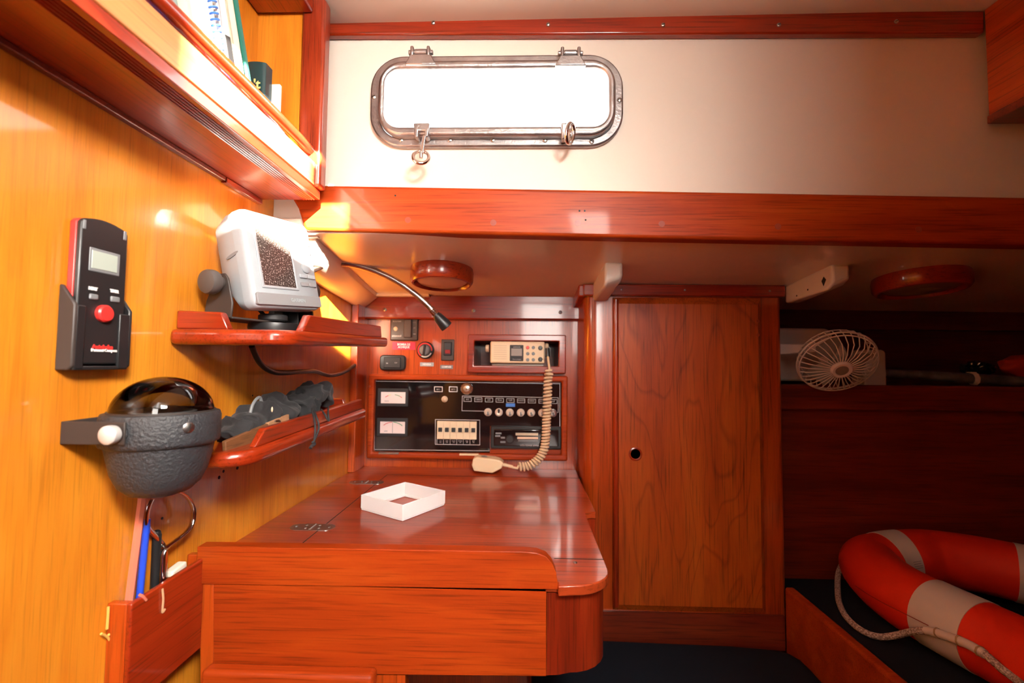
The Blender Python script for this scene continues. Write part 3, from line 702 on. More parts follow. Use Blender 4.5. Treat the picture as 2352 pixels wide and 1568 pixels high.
# --- radio niche frame and the marine radio
mitred('trim_11', (1074, 768, 1300, 857), (1089, 783, 1283, 840), 1.206, YB, 'red_x', r=.003)
t = thing('marine_radio', (PY(1188, 812, 1.215).x, 1.26, PY(1188, 838, 1.215).z), 'beige marine radio with a small display inside the wooden niche', 'radio')
YR = 1.208
f = ext(1126, 784, 1251, 834, YR)
mk('body', G().box((f[0], YR, f[2]), (f[1], YR+.15, f[3])), 'cream', t, bevel=.004, seg=3)
for i in range(7):
    y = 793+i*5; mk('speaker_slot', B(1134, y, 1164, y+1.4, YR-.0003, YR+.002), 'cream2', t, smooth=False)
ds = mk('display_bezel', B(1171, 792, 1202, 829, YR-.0015, YR+.001), 'blackm', t, bevel=.002)
mk('display', B(1174, 800, 1199, 817, YR-.0019, YR), 'lcd2', ds, bevel=.0003)
text('caption', 'SHIPMATE', .0042, PY(1187, 797, YR-.0016), (1, 0, 0), (0, 0, 1), 'lines', ds); text('caption', 'Marine Radio', .0042, PY(1187, 825, YR-.0016), (1, 0, 0), (0, 0, 1), 'lines', ds)
for (x, y, m_) in ((1212, 798, 'redp'), (1225, 798, 'gray3'), (1212, 812, 'gray3'), (1225, 812, 'gray3'), (1212, 826, 'gray3'), (1225, 826, 'gray3')):
    mk('button', G().lathe([(.0043, 0), (.0043, .002), (.0034, .003), (0, .003)], along(PY(x, y, YR), (0, -1, 0)), 18), m_, t)
for y in (799, 825): mk('knob', G().lathe([(.0060, 0), (.0056, .006), (.0045, .008), (0, .0082)], along(PY(1241, y, YR), (0, -1, 0)), 22), 'black', t)
for x, s in ((1123, -1), (1252, 1)):
    c = PY(x, 800 if s < 0 else 796, YR+.02); mk('side_knob', G().lathe([(.010, 0), (.010, .007), (.008, .009), (0, .009)], along((c.x, YR+.022, c.z), (s, 0, 0)), 20), 'cream2', t)
mk('mounting_tray', B(1130, 836, 1248, 840, YR+.01, YR+.12), 'lcd2', t)
# coiled cord and handset
t = thing('radio_handset', (-.1, 1.17, ZS), 'beige handset microphone on a coiled cord, lying at the back of the chart table', 'microphone')
key = [(1258, 815, 1.203), (1260, 832, 1.192), (1262, 850, 1.188), (1259, 868, 1.186), (1258, 900, 1.184), (1256, 950, 1.184), (1254, 1000, 1.182), (1250, 1030, 1.180), (1240, 1050, 1.176), (1225, 1064, 1.172), (1208, 1071, 1.17), (1192, 1071, 1.168)]
path = spline([PY(*k) for k in key], 14)
L_ = [0]
for a, b in zip(path[:-1], path[1:]): L_.append(L_[-1]+(b-a).length)
def at(s):
    for i in range(len(L_)-1):
        if L_[i+1] >= s: f_ = (s-L_[i])/(L_[i+1]-L_[i]+1e-9); return path[i].lerp(path[i+1], f_), (path[i+1]-path[i]).normalized()
    return path[-1], (path[-1]-path[-2]).normalized()
s0 = L_[26]; tot = L_[-1]; pts = [path[i] for i in range(0, 26, 3)]; turns = 35; nn = turns*14; prev = Vector((1, 0, 0))
for i in range(nn+1):
    f_ = i/nn; s_ = s0+(tot-s0)*(f_*1.10 if f_ < .35 else .385+(f_-.35)*(.615/.65)); p, d = at(min(s_, tot)); a = 2*pi*turns*f_
    e1 = Vector((0, 1, 0)); e1 = (e1-e1.dot(d)*d).normalized(); e2 = d.cross(e1); rr = .0090*min(1, i/12+.2)
    pts.append(p+e1*cos(a)*rr+e2*sin(a)*rr)
end = PY(1180, 1071, 1.168)
pts += [PY(1188, 1075, 1.166), PY(1183, 1074, 1.166), PY(1170, 1071, 1.166), PY(1160, 1067, 1.168)]
mk('coiled_cord', G().tube(pts, .0030, 8), 'cream', t)
mk('plug', G().tube([PY(1257, 800, 1.204), PY(1258, 818, 1.200)], .0062, 12), 'black', t)
mk('strain_relief', G().tube([PY(1154, 1066, 1.168), PY(1178, 1071.5, 1.166)], [.0046, .0036], 12), 'cream', t)
mp_ = [(1086, 1054), (1095, 1050), (1135, 1054), (1150, 1058), (1156, 1064), (1152, 1076), (1131, 1087), (1088, 1082), (1083, 1068)]
q = [PY(a, b, 1.158) for a, b in mp_]
for v in q: v.z = max(v.z, ZS+.001)
mk('handset_body', G().prism([(v.x, v.z) for v in q], 'y', 1.158, 1.196), 'cream', t, bevel=.003, seg=3)
mk('talk_button', G().lathe([(.008, 0), (.008, .002), (.004, .003), (.004, .0015), (0, .0015)], along(PY(1112, 1048, 1.176)+Vector((0, 0, -.001)), (0, 0, 1)), 20), 'steel', t)

# --- switches and labels, left part of the wall
YS = YB-.001
t = thing('bilge_pump_switch', (PY(928, 755, YB).x, YS, PY(928, 782, YB).z), 'dark brown bilge pump switch plate beside the crown board', 'switch')
mk('plate', B(896, 729, 960, 782, 1.222, YB), plain('brown_black_plate', (.050, .030, .022), .4), t, bevel=.003)
mk('rocker', B(927, 733, 945, 775, 1.216, 1.223), plain('brown_rocker', (.075, .045, .034), .4), t, bevel=.002)
mk('indicator', G().lathe([(.006, 0), (.006, .001), (.0045, .0025), (0, .003)], along(PY(909, 755, 1.222), (0, -1, 0)), 20), 'cream', t)
text('caption', 'BILGE PUMP', .0055, PY(912, 738, 1.2218), (1, 0, 0), (0, 0, 1), 'lines', t, sx=.8); text('caption', 'attwood', .0075, PY(911, 771, 1.2218), (1, 0, 0), (0, 0, 1), 'whitei', t, bold=.0002)
for y, s_ in ((740, 'AUTO'), (753, 'OFF'), (767, 'MAN')): text('caption', s_, .0045, PY(952, y, 1.2218), (1, 0, 0), (0, 0, 1), 'lines', t, sx=.7)
def label_plate(px, bg, s, size, fg, label, sx=.9, lw=None):
    t = thing('label_plate', (PY((px[0]+px[2])/2, px[3], YB).x, YB-.001, PY(px[0], px[3], YB).z), label, 'label', 'small labels under the switches')
    mk('plate', B(*px, YB-.0015, YB-.0002), bg, t, smooth=False)
    text('lettering', s, size, PY((px[0]+px[2])/2, (px[1]+px[3])/2, YB-.0017), (1, 0, 0), (0, 0, 1), fg, t, sx=sx, bold=.0002); return t
label_plate((901, 785, 954, 803), 'redl', 'BOMBA DE\nACHIQUE', .0080, 'whitei', 'red label reading BOMBA DE ACHIQUE under the bilge pump switch')
label_plate((965, 832, 996, 841), 'gray', 'NEVERA', .0070, 'whitei', 'grey label reading NEVERA under the round rotary switch')
label_plate((1011, 838, 1040, 847), 'gray3', 'COMPASS', .0066, 'whitei', 'dark label reading COMPASS under the upright rocker switch')
t = thing('rotary_switch', (PY(978, 804, YB).x, YB, PY(978, 823, YB).z), 'round black rotary switch with a red and white ring', 'switch')
c = PY(978, 804, YB)
mk('base', G().lathe([(.0232, 0), (.0232, .008), (.021, .010), (0, .010)], along(c, (0, -1, 0)), 40), 'black', t)
def arcring(r0, r1, a0, a1, y0, y1, c):
    g = G(); n_ = 24
    for i in range(n_):
        A0 = radians(a0+(a1-a0)*i/n_); A1 = radians(a0+(a1-a0)*(i+1)/n_)
        g.prism([(c.x+r1*cos(A0), c.z+r1*sin(A0)), (c.x+r0*cos(A0), c.z+r0*sin(A0)), (c.x+r0*cos(A1), c.z+r0*sin(A1)), (c.x+r1*cos(A1), c.z+r1*sin(A1))], 'y', y0, y1)
    return g
mk('red_arc', arcring(.0165, .020, -5, 235, YB-.0112, YB-.0095, c), 'redp', t, smooth=False)
mk('white_arc', arcring(.0165, .020, 240, 335, YB-.0112, YB-.0095, c), 'whitei', t, smooth=False)
k_ = mk('knob', G().lathe([(.0145, .009), (.0135, .018), (.011, .020), (0, .020)], along(c, (0, -1, 0)), 32), 'gray3', t)
T = Matrix.Translation(Vector((c.x, YB-.0195, c.z))) @ Matrix.Rotation(.12, 4, 'Y')
mk('pointer', G().box((-.0028, -.004, -.0135), (.0028, .001, .0135), T), 'blackm', k_, bevel=.0008)
t = thing('rocker_switch', (PY(1028, 803, YB).x, YB, PY(1028, 828, YB).z), 'upright black rocker switch with a dark red lens', 'switch')
mk('bezel', B(1013, 779, 1043, 828, YB-.006, YB), plain('brown_black_bezel', (.045, .028, .022), .4), t, bevel=.002)
mk('rocker', B(1019, 785, 1037, 816, YB-.011, YB-.005), 'black', t, bevel=.002); mk('lens', B(1022, 803, 1034, 812, YB-.0122, YB-.010), plain('dark_red_lens', (.25, .008, .008), .2), t, bevel=.001)
t = thing('power_socket', (PY(901, 833, YB).x, YB, PY(901, 850, YB).z), 'rounded black covered socket below the tip of the upper shelf', 'socket')
a_, b_2, c_, d_ = ext(872, 815, 931, 850, YB-.012)
mk('cover', G().prism(rrect((a_+b_2)/2, (c_+d_)/2, (b_2-a_)/2, (d_-c_)/2, .010), 'y', YB-.014, YB), 'black', t, bevel=.003)
mk('flap', B(881, 820, 920, 845, YB-.017, YB-.013), 'blackm', t, bevel=.002)
text('caption', 'IN', .005, PY(889, 834, YB-.0172), (1, 0, 0), (0, 0, 1), 'lines', t); text('caption', '12V', .005, PY(909, 833, YB-.0172), (1, 0, 0), (0, 0, 1), 'lines', t)
t = thing('door_latch', (PY(814, 745, 1.19).x, 1.19, PY(814, 768, 1.19).z), 'small dark latch plate in the corner left of the bilge pump switch', 'latch')
mk('plate', B(806, 720, 823, 767, 1.190, 1.198), 'blackm', t, bevel=.001)
c = PY(815, 747, 1.189); mk('hook', G().tube(spline([c+Vector((-.004, 0, -.008)), c+Vector((-.004, -.003, .003)), c+Vector((0, -.004, .008)), c+Vector((.004, -.003, .003)), c+Vector((.004, 0, -.008))], 5), .0016, 8), 'chrome', t)

# ================================================================== bookshelf at the upper left
t = thing('bookshelf', (-.395, .1, .269), 'mahogany bookshelf with a rod rail fixed high on the left bulkhead', 'bookshelf')
XS = -.342; ZB = .2685
mk('bottom_board', G().box((XL+.0005, -.7, ZB), (XS-.0005, .735, ZB+.014)), 'red_y', t, bevel=.001)
mk('fascia', G().box((XS-.012, -.7, ZB+.0145), (XS, .714, ZB+.054)), 'fascia', t, bevel=.002)
for i in range(5):
    x = XS-.010-.0042*i; mk('bead', G().tube([(x, -.69, ZB+.0002), (x, .733, ZB+.0002)], .0014, 8), 'red_y', t)
mk('rail', G().tube([(-.353, -.7, .344), (-.353, .716, .344)], .0092, 20), 'red_y', t)
mk('end_panel', G().box((XL+.0005, .716, ZB+.0145), (-.3725, .735, .602)), 'ply_z', t)
mk('end_stile', G().box((-.372, .713, ZB+.0145), (-.3335, .737, .600)), 'stile', t, bevel=.005, seg=3)
mk('top_board', G().box((XL+.0005, -.7, .572), (-.352, .7125, .594)), 'red_y', t, bevel=.004)
mk('wall_strip', G().box((XL+.0005, -.7, .262), (XL+.009, .64, ZB-.0003)), 'darkwood', t, bevel=.001)
mk('wall_strip', G().box((XL+.0005, .642, .260), (XL+.009, .733, ZB-.0003)), 'red_y', t, bevel=.001)
mk('knot', G().lathe([(0, 0), (.0035, 0), (.0035, .0006), (0, .0006)], along(PY(549, 63, .716), (0, -1, 0)), 12), 'slot', t)
def book(name, y0, th, h, dp, lean, mat, label, pages=True, xf=-.3655, spiral=False, z0=ZB+.015, cat='book'):
    rot = Matrix.Rotation(lean, 3, 'X')
    t = thing(name, (xf, y0, z0), label, cat, 'books and booklets on the upper shelf', rot)
    c = .0016 if th > .008 else .0008
    g = G(); g.box((-dp, 0, 0), (0, c, h)); g.box((-dp, th-c, 0), (0, th, h))
    if not spiral: g.box((-c, 0, 0), (0, th, h))
    mk('cover', g, mat, t, local=True, bevel=.0005)
    mk('pages', G().box((-dp+.001, c, .002), (-c-.0006, th-c, h-.002)), 'pages' if pages is True else pages, t, local=True)
    if spiral:
        n_ = int(h/.0062)
        mk('spiral_binding', G().tube([(-.0022+.004*cos(2*pi*i/10), th/2+.0048*sin(2*pi*i/10), .004+.0062*i/10) for i in range(n_*10-8)], .0013, 6), 'bluep', t, local=True)
    return t
LN = .38
book('ringed_booklet', .440, .010, .24, .070, 0.31, 'bluecov', 'booklet with a blue patterned cover, leftmost on the upper shelf')
book('binder', .466, .010, .24, .072, 0.31, 'sage', 'grey green binder near the left end of the upper shelf')
book('cream_booklet', .492, .006, .24, .072, 0.31, 'pages', 'thin cream booklet between the grey green binder and the spiral notebook')
book('white_booklet', .515, .007, .24, .072, 0.315, 'paper', 'thin white booklet just left of the spiral notebook')
book('spiral_notebook', .540, .009, .24, .066, 0.32, 'paper', 'white notebook with a blue spiral binding on the upper shelf', spiral=True)
b_ = book('ring_file', .556, .014, .25, .072, 0.33, 'paper', 'wide white file with a black tab behind the rod rail')
mk('black_tab', G().box((-.001, .002, .085), (.0012, .011, .115)), 'black', b_, local=True); mk('black_tab', G().box((-.001, .002, .012), (.0012, .011, .042)), 'black', b_, local=True)
book('thick_book', .577, .015, .24, .072, .35, 'pages', 'thick cream book leaning against the dark green hardback')
book('green_hardback', .6040, .005, .19, .074, .37, 'green', 'thin dark green hardback leaning on the upper shelf')
# the thriller facing us with n't on its spine
y_ = .645
e0 = PY(556, 210, y_).x; e1 = PY(606, 210, y_).x; zt = PY(590, 141, y_).z
t = thing('paperback', ((e0+e1)/2, y_, ZB+.015), "dark teal paperback with n't in yellow, its spine towards the room", 'book', 'books and booklets on the upper shelf')
g = G(); w_ = e1-e0; cx_ = (e0+e1)/2
arcp = [(cx_-w_/2, y_+.02), (cx_-w_/2, y_+.004)]+[(cx_+w_/2*sin(radians(a)), y_+.005-.005*cos(radians(a))) for a in range(-80, 81, 16)]+[(cx_+w_/2, y_+.004), (cx_+w_/2, y_+.02)]
zm = zt-.048
mk('cover', G().prism(arcp, 'z', ZB+.015, zm), 'teal', t); mk('cover_top', G().prism(arcp, 'z', zm, zt), 'tealdk', t)
text('lettering', "n't", .020, (cx_+.001, y_-.0012, zt-.036), (1, 0, 0), (0, 0, 1), 'yellow', t, bold=.0004)
g = G()
for a0, a1, k in ((-.012, .013, .058), (-.010, .010, .064), (-.004, .016, .070)): g.tube([(cx_+a0, y_-.0006, zt-k), (cx_+a1, y_-.0006, zt-k+.004)], .0009, 6)
mk('cover_drawing', g, 'black', t); mk('white_rule', G().tube([(cx_-.008, y_-.0008, zt-.078), (cx_+.014, y_-.0006, zt-.068)], .0008, 6), 'whitei', t)
e0 = PY(614, 250, .672).x; e1 = PY(641, 250, .672).x
t = thing('slim_booklet', ((e0+e1)/2, .668, ZB+.015), 'short white booklet at the right end of the upper shelf', 'book', 'books and booklets on the upper shelf')
mk('cover', G().box((e0, .672, ZB+.015), (e1, .678, PY(630, 193, .672).z)), 'paper', t, bevel=.0008)
for k in (.012, .020): mk('lettering', G().box((e0+.002, .6714, ZB+.03+k), (e0+.011, .6722, ZB+.0315+k)), 'gray3', t, smooth=False)

# ================================================================== electronic hand compass in its cradle
def FX(px, py, X): return PX(px, py, X)
y0, y1 = .4205, .4850; Xf = -.430
zbot, ztb, ztf = -.0105, .072, .0525
t = thing('instrument_cradle', (XL, (y0+y1)/2, zbot), 'black plastic wall cradle holding the hand compass', 'holder')
side = lambda yy: [(XL+.0005, ztb), (XL+.003, ztb), (Xf-.002, ztf+.003), (Xf, ztf), (Xf, zbot+.004), (Xf-.004, zbot), (XL+.0005, zbot)]
def prism_y(poly, a, b): return G().prism([(x, z) for x, z in poly], 'y', a, b)
mk('back_plate', G().box((XL+.0004, y0+.002, zbot), (XL+.0018, y1-.002, ztb-.004)), 'black', t)
mk('side_wall', prism_y(side(0), y0, y0+.004), 'brownblk', t, bevel=.0012)
mk('side_wall', prism_y(side(0), y1-.004, y1), 'black', t, bevel=.0012)
g = G().box((Xf-.003, y0+.003, zbot+.001), (Xf, y0+.012, ztf)); g.box((Xf-.003, y1-.015, zbot+.001), (Xf, y1-.003, ztf-.004)); g.box((XL+.001, y0+.003, zbot), (Xf-.0005, y1-.003, zbot+.004))
mk('front_lip', g, 'black', t, bevel=.0010)
cY = .4510
t = thing('hand_compass', (XL+.002, cY, zbot+.005), 'black handheld electronic compass with a red button and small grey display', 'compass')
w2 = .0262; zt = .1385
out = [(cY-w2, zbot+.0055), (cY+w2, zbot+.0055), (cY+w2, zt-.004)]+[(cY+w2-.003-(2*w2-.006)*i/8, zt+.004*sin(pi*i/8)) for i in range(9)]+[(cY-w2, zt-.004)]
mk('body', G().prism(out, 'x', XL+.0095, XL+.0150), 'black', t, bevel=.0018)
mk('red_back', G().prism([(a, b) for a, b in out], 'x', XL+.0030, XL+.0096), 'redp', t, bevel=.001)
XF_ = XL+.0150
def facebox(px0, py0, px1, py1, x0, x1, g=None):
    a = PX(px0, (py0+py1)/2, XF_); b = PX(px1, (py0+py1)/2, XF_); c = PX((px0+px1)/2, py0, XF_); d = PX((px0+px1)/2, py1, XF_)
    return (g or G()).box((x0, a.y, d.z), (x1, b.y, c.z))
s_ = mk('display_frame', facebox(204, 575, 275, 628, XF_-.001, XF_+.0006), 'gray3', t, bevel=.0008)
mk('display', facebox(209, 581, 268, 621, XF_, XF_+.0011), 'lcd', s_, bevel=.0003)
for x, y, s in ((214, 681, 'NEXT'), (263, 687, 'TIMER')):
    b_ = mk('button', facebox(x-10, y-6, x+10, y+7, XF_-.001, XF_+.0016), 'gray3', t, bevel=.0012)
    text('caption', s, .0044, PX(x, y-18, XF_+.0004), (0, 1, 0), (0, 0, 1), 'whitei', t, sx=.8, bold=.0002)
c = PX(236, 720, XF_); mk('red_button', G().lathe([(.0088, -.001), (.0088, .0035), (.0072, .0052), (0, .0056)], along((XF_, c.y, c.z), (1, 0, 0)), 32), 'redp', t)
for x, y in ((194, 514), (287, 541)): mk('lanyard_slot', facebox(x-3.5, y-10, x+3.5, y+11, XF_-.0005, XF_+.0007), 'gray3', t, bevel=.0006)
text('caption', 'Autohelm', .0056, PX(236, 797, XF_+.0005), (0, 1, 0), (0, 0, 1), 'redp', t, bold=.0003); text('caption', 'Personal Compass', .0042, PX(240, 804.5, XF_+.0005), (0, 1, 0), (0, 0, 1), 'whitei', t, bold=.00015, sx=.9)

# ================================================================== bulkhead steering compass
C = Vector((-.391, .486, -.056))
t = thing('bracket_compass', (C.x, C.y, C.z-.09), 'charcoal bowl compass with a clear dome on a black wall bracket', 'compass')
mk('bowl', G().lathe([(0, -.0885), (.016, -.088), (.028, -.084), (.037, -.075), (.0425, -.062), (.0462, -.045), (.0485, -.033)], Matrix.Translation(C), 56), 'char', t, ang=60)
mk('rim', G().lathe([(.0485, -.034), (.0525, -.032), (.0535, -.028), (.0535, -.004), (.0520, 0), (.0470, .0005), (.0465, -.004), (.0465, -.034)], Matrix.Translation(C), 56), 'char', t, ang=60)
mk('dome', G().lathe([(.0465*cos(radians(a)), -.001+.039*sin(radians(a))) for a in range(0, 91, 6)], Matrix.Translation(C), 56), 'dome', t, ang=80)
cdk = mk('card', G().lathe([(0, .004), (.012, .006), (.033, -.001), (.041, -.004), (.041, -.008), (0, -.008)], Matrix.Translation(C), 48), 'black', t)
mk('card_ring', G().lathe([(.028, .0012), (.030, .0008), (.030, -.0002), (.028, .0002)], Matrix.Translation(C), 48), 'gray', cdk)
mk('seal_ring', G().lathe([(.0478, .0004), (.0478, .0022), (.0462, .0022), (.0462, .0004)], Matrix.Translation(C), 48), 'brownblk', t)
ya, yb = C.y-.0565, C.y+.0565; zb0, zb1 = C.z-.026, C.z-.004
g = G(); g.prism([(XL+.0005, ya), (C.x+.008, ya), (C.x+.008, ya+.0022), (XL+.0027, ya+.0022), (XL+.0027, yb-.0022), (C.x+.008, yb-.0022), (C.x+.008, yb), (XL+.0005, yb)], 'z', zb0, zb1)
mk('bracket', g, 'brownblk', t, bevel=.0008)
for y, s in ((ya, -1), (yb, 1)): 
    mk('pivot_knob', G().lathe([(.004, -.003), (.004, .002), (.0085, .003), (.0092, .006), (.0088, .010), (.006, .012), (0, .0125)], along((C.x, y, C.z-.015), (0, s, 0)), 28), 'chrome' if s > 0 else plain('white_knob', (.80, .78, .76), .25, .4), t)
    mk('boss', G().lathe([(.009, 0), (.009, .004)], along((C.x, y+(.0022 if s < 0 else -.0062), C.z-.015), (0, 1, 0)), 20), 'char', t)
dd = Vector((sin(radians(62)), -cos(radians(62)), 0)); c = C+dd*.0533+Vector((0, 0, -.013))
add_screw(t, c, dd, .0055, a=1.3)

# ================================================================== the two small shelves on the bulkhead
def shelf(name, zf, Y0, Y1, Xo, rc, th, label):
    """plan polygon with a rounded outer near corner; zf(y) = top height"""
    t = thing(name, (XL, Y0, zf(Y0)-th), label, 'shelf', 'small mahogany shelves on the bulkhead')
    def plan(k): 
        P = [(XL+.0005, Y0+k)]
        P += [(Xo-k-rc+rc*sin(radians(a)), Y0+k+rc-rc*cos(radians(a))) for a in range(0, 91, 10)]
        P += [(Xo-k-.012, Y1-k)] if False else [(Xo-k, Y1-.012), (Xo-k-.012, Y1-k)]
        P += [(XL+.0005, Y1-k)]; return P
    g = G().prism(plan(0), 'z', -th, 0).map(lambda v: (v.x, v.y, v.z+zf(v.y)))
    mk('board', g, 'red_y', t, bevel=.007, seg=4); return t
zf1 = lambda y: .040+(y-.57)*.033
t = shelf('instrument_shelf', zf1, .556, .985, -.295, .035, .020, 'upper small mahogany shelf carrying the chart plotter')
def fid(name, poly, mat, t, axis, lo, hi, zf): return mk(name, G().prism(poly, axis, lo, hi).map(lambda v: (v.x, v.y, v.z+zf(v.y))), mat, t, bevel=.002)
fid('fiddle', [(XL+.001, 0), (-.378, 0), (-.388, .022), (XL+.001, .024)], 'red_x', t, 'y', .568, .580, zf1)
ya_ = PX(686, 775, -.312).y; yb_ = .965
fid('fiddle', [(ya_, 0), (yb_, 0), (yb_-.008, .024), (ya_+.02, .024)], 'red_y', t, 'x', -.318, -.306, zf1)
zf2 = lambda y: -.1115+(y-.56)*.032
t = shelf('lower_shelf', zf2, .545, .975, -.335, .040, .019, 'lower small mahogany shelf holding the black cloth bag')
fid('fiddle', [(.580, 0), (.962, 0), (.962, .020), (.602, .021)], 'red_y', t, 'x', -.354, -.344, zf2)
fid('fiddle', [(XL+.001, 0), (-.382, 0), (-.390, .014), (XL+.001, .016)], 'red_x', t, 'y', .550, .559, zf2)
fid('fiddle', [(XL+.001, 0), (-.372, 0), (-.380, .022), (XL+.001, .022)], 'red_x', t, 'y', .948, .958, zf2)

# ================================================================== chart plotter
def rot3(y, l, r): return Matrix.Rotation(y, 3, 'Z') @ Matrix.Rotation(l, 3, 'X') @ Matrix.Rotation(r, 3, 'Y')
R_ = rot3(1.2573, -.1757, -.0843); pw, ph, pd = .1270, .1400, .050
t = thing('chart_plotter', (-.3600, .6603, .1462), 'pale grey marine chart plotter with a dusty dark screen on the upper small shelf', 'electronics', rot=R_)
def xr(hw, hh, r, cx=0, cz=0, n=6): return rrect(cx, cz, hw, hh, r, n)
def loft(g, loops):
    n = len(loops[0]); vs = [v for lp in loops for v in lp]
    fs = [list(range(n)), list(range((len(loops)-1)*n, len(loops)*n))[::-1]]
    for k in range(len(loops)-1): fs += [(k*n+i, k*n+(i+1) % n, (k+1)*n+(i+1) % n, (k+1)*n+i) for i in range(n)]
    return g.add(vs, fs)
L3 = lambda hw, hh, r, y, cz=0: [(x, y, z) for x, z in xr(hw, hh, r, 0, cz)]
g = loft(G(), [L3(pw/2-.006, ph/2-.006, .010, -.003), L3(pw/2-.001, ph/2-.001, .012, .001), L3(pw/2, ph/2, .012, .006), L3(pw/2, ph/2, .012, .017)])
mk('front_housing', g, 'gray', t, local=True, ang=50)
g = loft(G(), [L3(pw/2-.001, ph/2-.001, .011, .0168), L3(pw/2-.002, ph/2-.0015, .012, .030, .001), L3(pw/2-.006, ph/2-.020, .016, .054, .012), L3(pw/2-.014, ph/2-.030, .016, .062, .012)])
mk('rear_housing', g, 'gray', t, local=True, ang=50)
mk('brand_strip', G().prism(xr(pw/2-.0035, .0085, .0025, 0, -ph/2+.0125), 'y', -.0042, .002), 'gray2', t, local=True, bevel=.0006)
sx0, sx1 = -pw/2+.019, .014; sz0, sz1 = -.038, .050
bz = mk('screen_frame', G().ring([(sx0-.004, sz0-.004), (sx1+.004, sz0-.004), (sx1+.004, sz1+.004), (sx0-.004, sz1+.004)], [(sx0, sz0), (sx1, sz0), (sx1, sz1), (sx0, sz1)], 'y', -.0046, -.001), 'gray', t, local=True, bevel=.001)
mk('screen', G().box((sx0, -.0034, sz0), (sx1, -.001, sz1)), 'screen', bz, local=True, smooth=False)
bx_ = .0395
for i, z in enumerate((.036, .022, -.004, -.018, -.031)):
    if i == 2: mk('rocker_pad', G().lathe([(.0085, 0), (.0085, .002), (.006, .0032), (0, .0035)], along((bx_, -.003, z), (0, -1, 0)) , 24), 'gray', t, local=True)
    else:
        for s in (-1, 1):
            w_ = .0075
            mk('key', G().prism(xr(w_, .0032, .002, bx_+s*.0082, z), 'y', -.0052, -.002), 'gray' if i < 4 else 'gray2', t, local=True, bevel=.0007)
T_ = WM[t.name]; R4 = T_.to_3x3()
text('lettering', 'GARMIN', .0075, T_ @ Vector((.012, -.0044, -ph/2+.0125)), R4 @ Vector((1, 0, 0)), R4 @ Vector((0, 0, 1)), 'gray', t, bold=.0001)
mk('side_recess', loft(G(), [[(-pw/2-.0002, .024+.012*cos(a), .008+.0022*sin(a)-.003*cos(a)) for a in [2*pi*k/16 for k in range(16)]], [(-pw/2+.001, .024+.012*cos(a), .008+.0022*sin(a)-.003*cos(a)) for a in [2*pi*k/16 for k in range(16)]]]), 'gray3', t, local=True)
# bracket arms stand upright on the shelf: worked out in world space
ax_ = R4 @ Vector((1, 0, 0))
pL = PX(530, 655, -.40); pivL = T_ @ Vector((-pw/2-.009, .040, -.028)); pivR = T_ @ Vector((pw/2+.006, .036, -.030))
zsf = zf1(.66)+.0145
def arm(piv, s):
    n_ = Vector((ax_.x, ax_.y, 0)).normalized(); f_ = Vector((-n_.y, n_.x, 0))
    prof = [(-.030, zsf), (.020, zsf), (.022, zsf+.020), (.012, piv.z+.006), (.006, piv.z+.013), (-.006, piv.z+.013), (-.013, piv.z+.004), (-.026, zsf+.024)]
    a = [Vector((piv.x, piv.y, 0))+f_*-p+Vector((0, 0, z)) for p, z in prof]; n2 = len(a)
    g = G(); g.add([p-n_*.0015 for p in a]+[p+n_*.0015 for p in a], [list(range(n2))[::-1], list(range(n2, 2*n2))]+[(i, (i+1) % n2, n2+(i+1) % n2, n2+i) for i in range(n2)]); return g
mk('bracket_arm', arm(pivL, -1), 'brownblk', t, bevel=.001); mk('bracket_arm', arm(pivR, 1), 'brownblk', t, bevel=.001)
m_ = (pivL+pivR)/2; n_ = Vector((ax_.x, ax_.y, 0)).normalized(); f_ = Vector((-n_.y, n_.x, 0)); hw = (Vector((pivR.x-pivL.x, pivR.y-pivL.y, 0)).length)/2
g = G(); c0 = Vector((m_.x, m_.y, 0)); q = []
for a, b in ((-hw, -.030), (hw, -.030), (hw, .020), (-hw, .020)): q.append(c0+n_*a-f_*b)
g.add([v+Vector((0, 0, zsf-.001)) for v in q]+[v+Vector((0, 0, zsf+.002)) for v in q], [(3, 2, 1, 0), (4, 5, 6, 7), (0, 1, 5, 4), (1, 2, 6, 5), (2, 3, 7, 6), (3, 0, 4, 7)])
mk('bracket_base', g, 'brownblk', t, bevel=.001)
mk('swivel_base', G().lathe([(.036, 0), (.037, .004), (.036, .0105), (0, .0105)], Matrix.Translation((c0.x+.01, c0.y+.01, zsf-.0115)), 36), 'black', t)
mk('clamp_knob', G().lathe([(.018, 0), (.020, .002), (.020, .008), (.018, .010), (0, .010)], Matrix.Translation((c0.x+.012, c0.y, zsf+.002)), 30), 'blackm', t)
kb = mk('side_knob', G().lathe([(.008, -.002), (.009, .008), (.0150, .010), (.0165, .013), (.0165, .020), (.015, .023), (.010, .0245), (0, .025)], along(pivL, -ax_), 32), plain('knob_grey_brown', (.085, .070, .064), .4), t)
mk('side_knob', G().lathe([(.008, -.002), (.009, .008), (.0150, .010), (.0165, .013), (.0165, .020), (.015, .023), (0, .025)], along(pivR, ax_), 32), 'brownblk', t)
g = G()
for k in range(4):
    p = c0+n_*(hw*.62)-f_*(.004-.012*k)
    g.prism([(p.x-.012, zsf+.002), (p.x+.014, zsf+.002), (p.x+.012, zsf+.03), (p.x-.004, zsf+.03)], 'y', p.y-.0012, p.y+.0012)
g.box((c0.x+n_.x*hw*.62-.012, c0.y+n_.y*hw*.62-.02, zsf+.002), (c0.x+n_.x*hw*.62+.002, c0.y+n_.y*hw*.62+.03, zsf+.031))
mk('ribbed_block', g, 'black', t, bevel=.0008)
mk('power_lead', G().tube(spline([T_ @ Vector((-.01, .055, -.03)), c0+Vector((-.015, 0, .085)), c0+Vector((0, .02, .055)), c0+Vector((-.02, .035, zsf+.003)), c0+Vector((-.03, .045, zsf-.005))], 8), .003, 8), 'black', t)

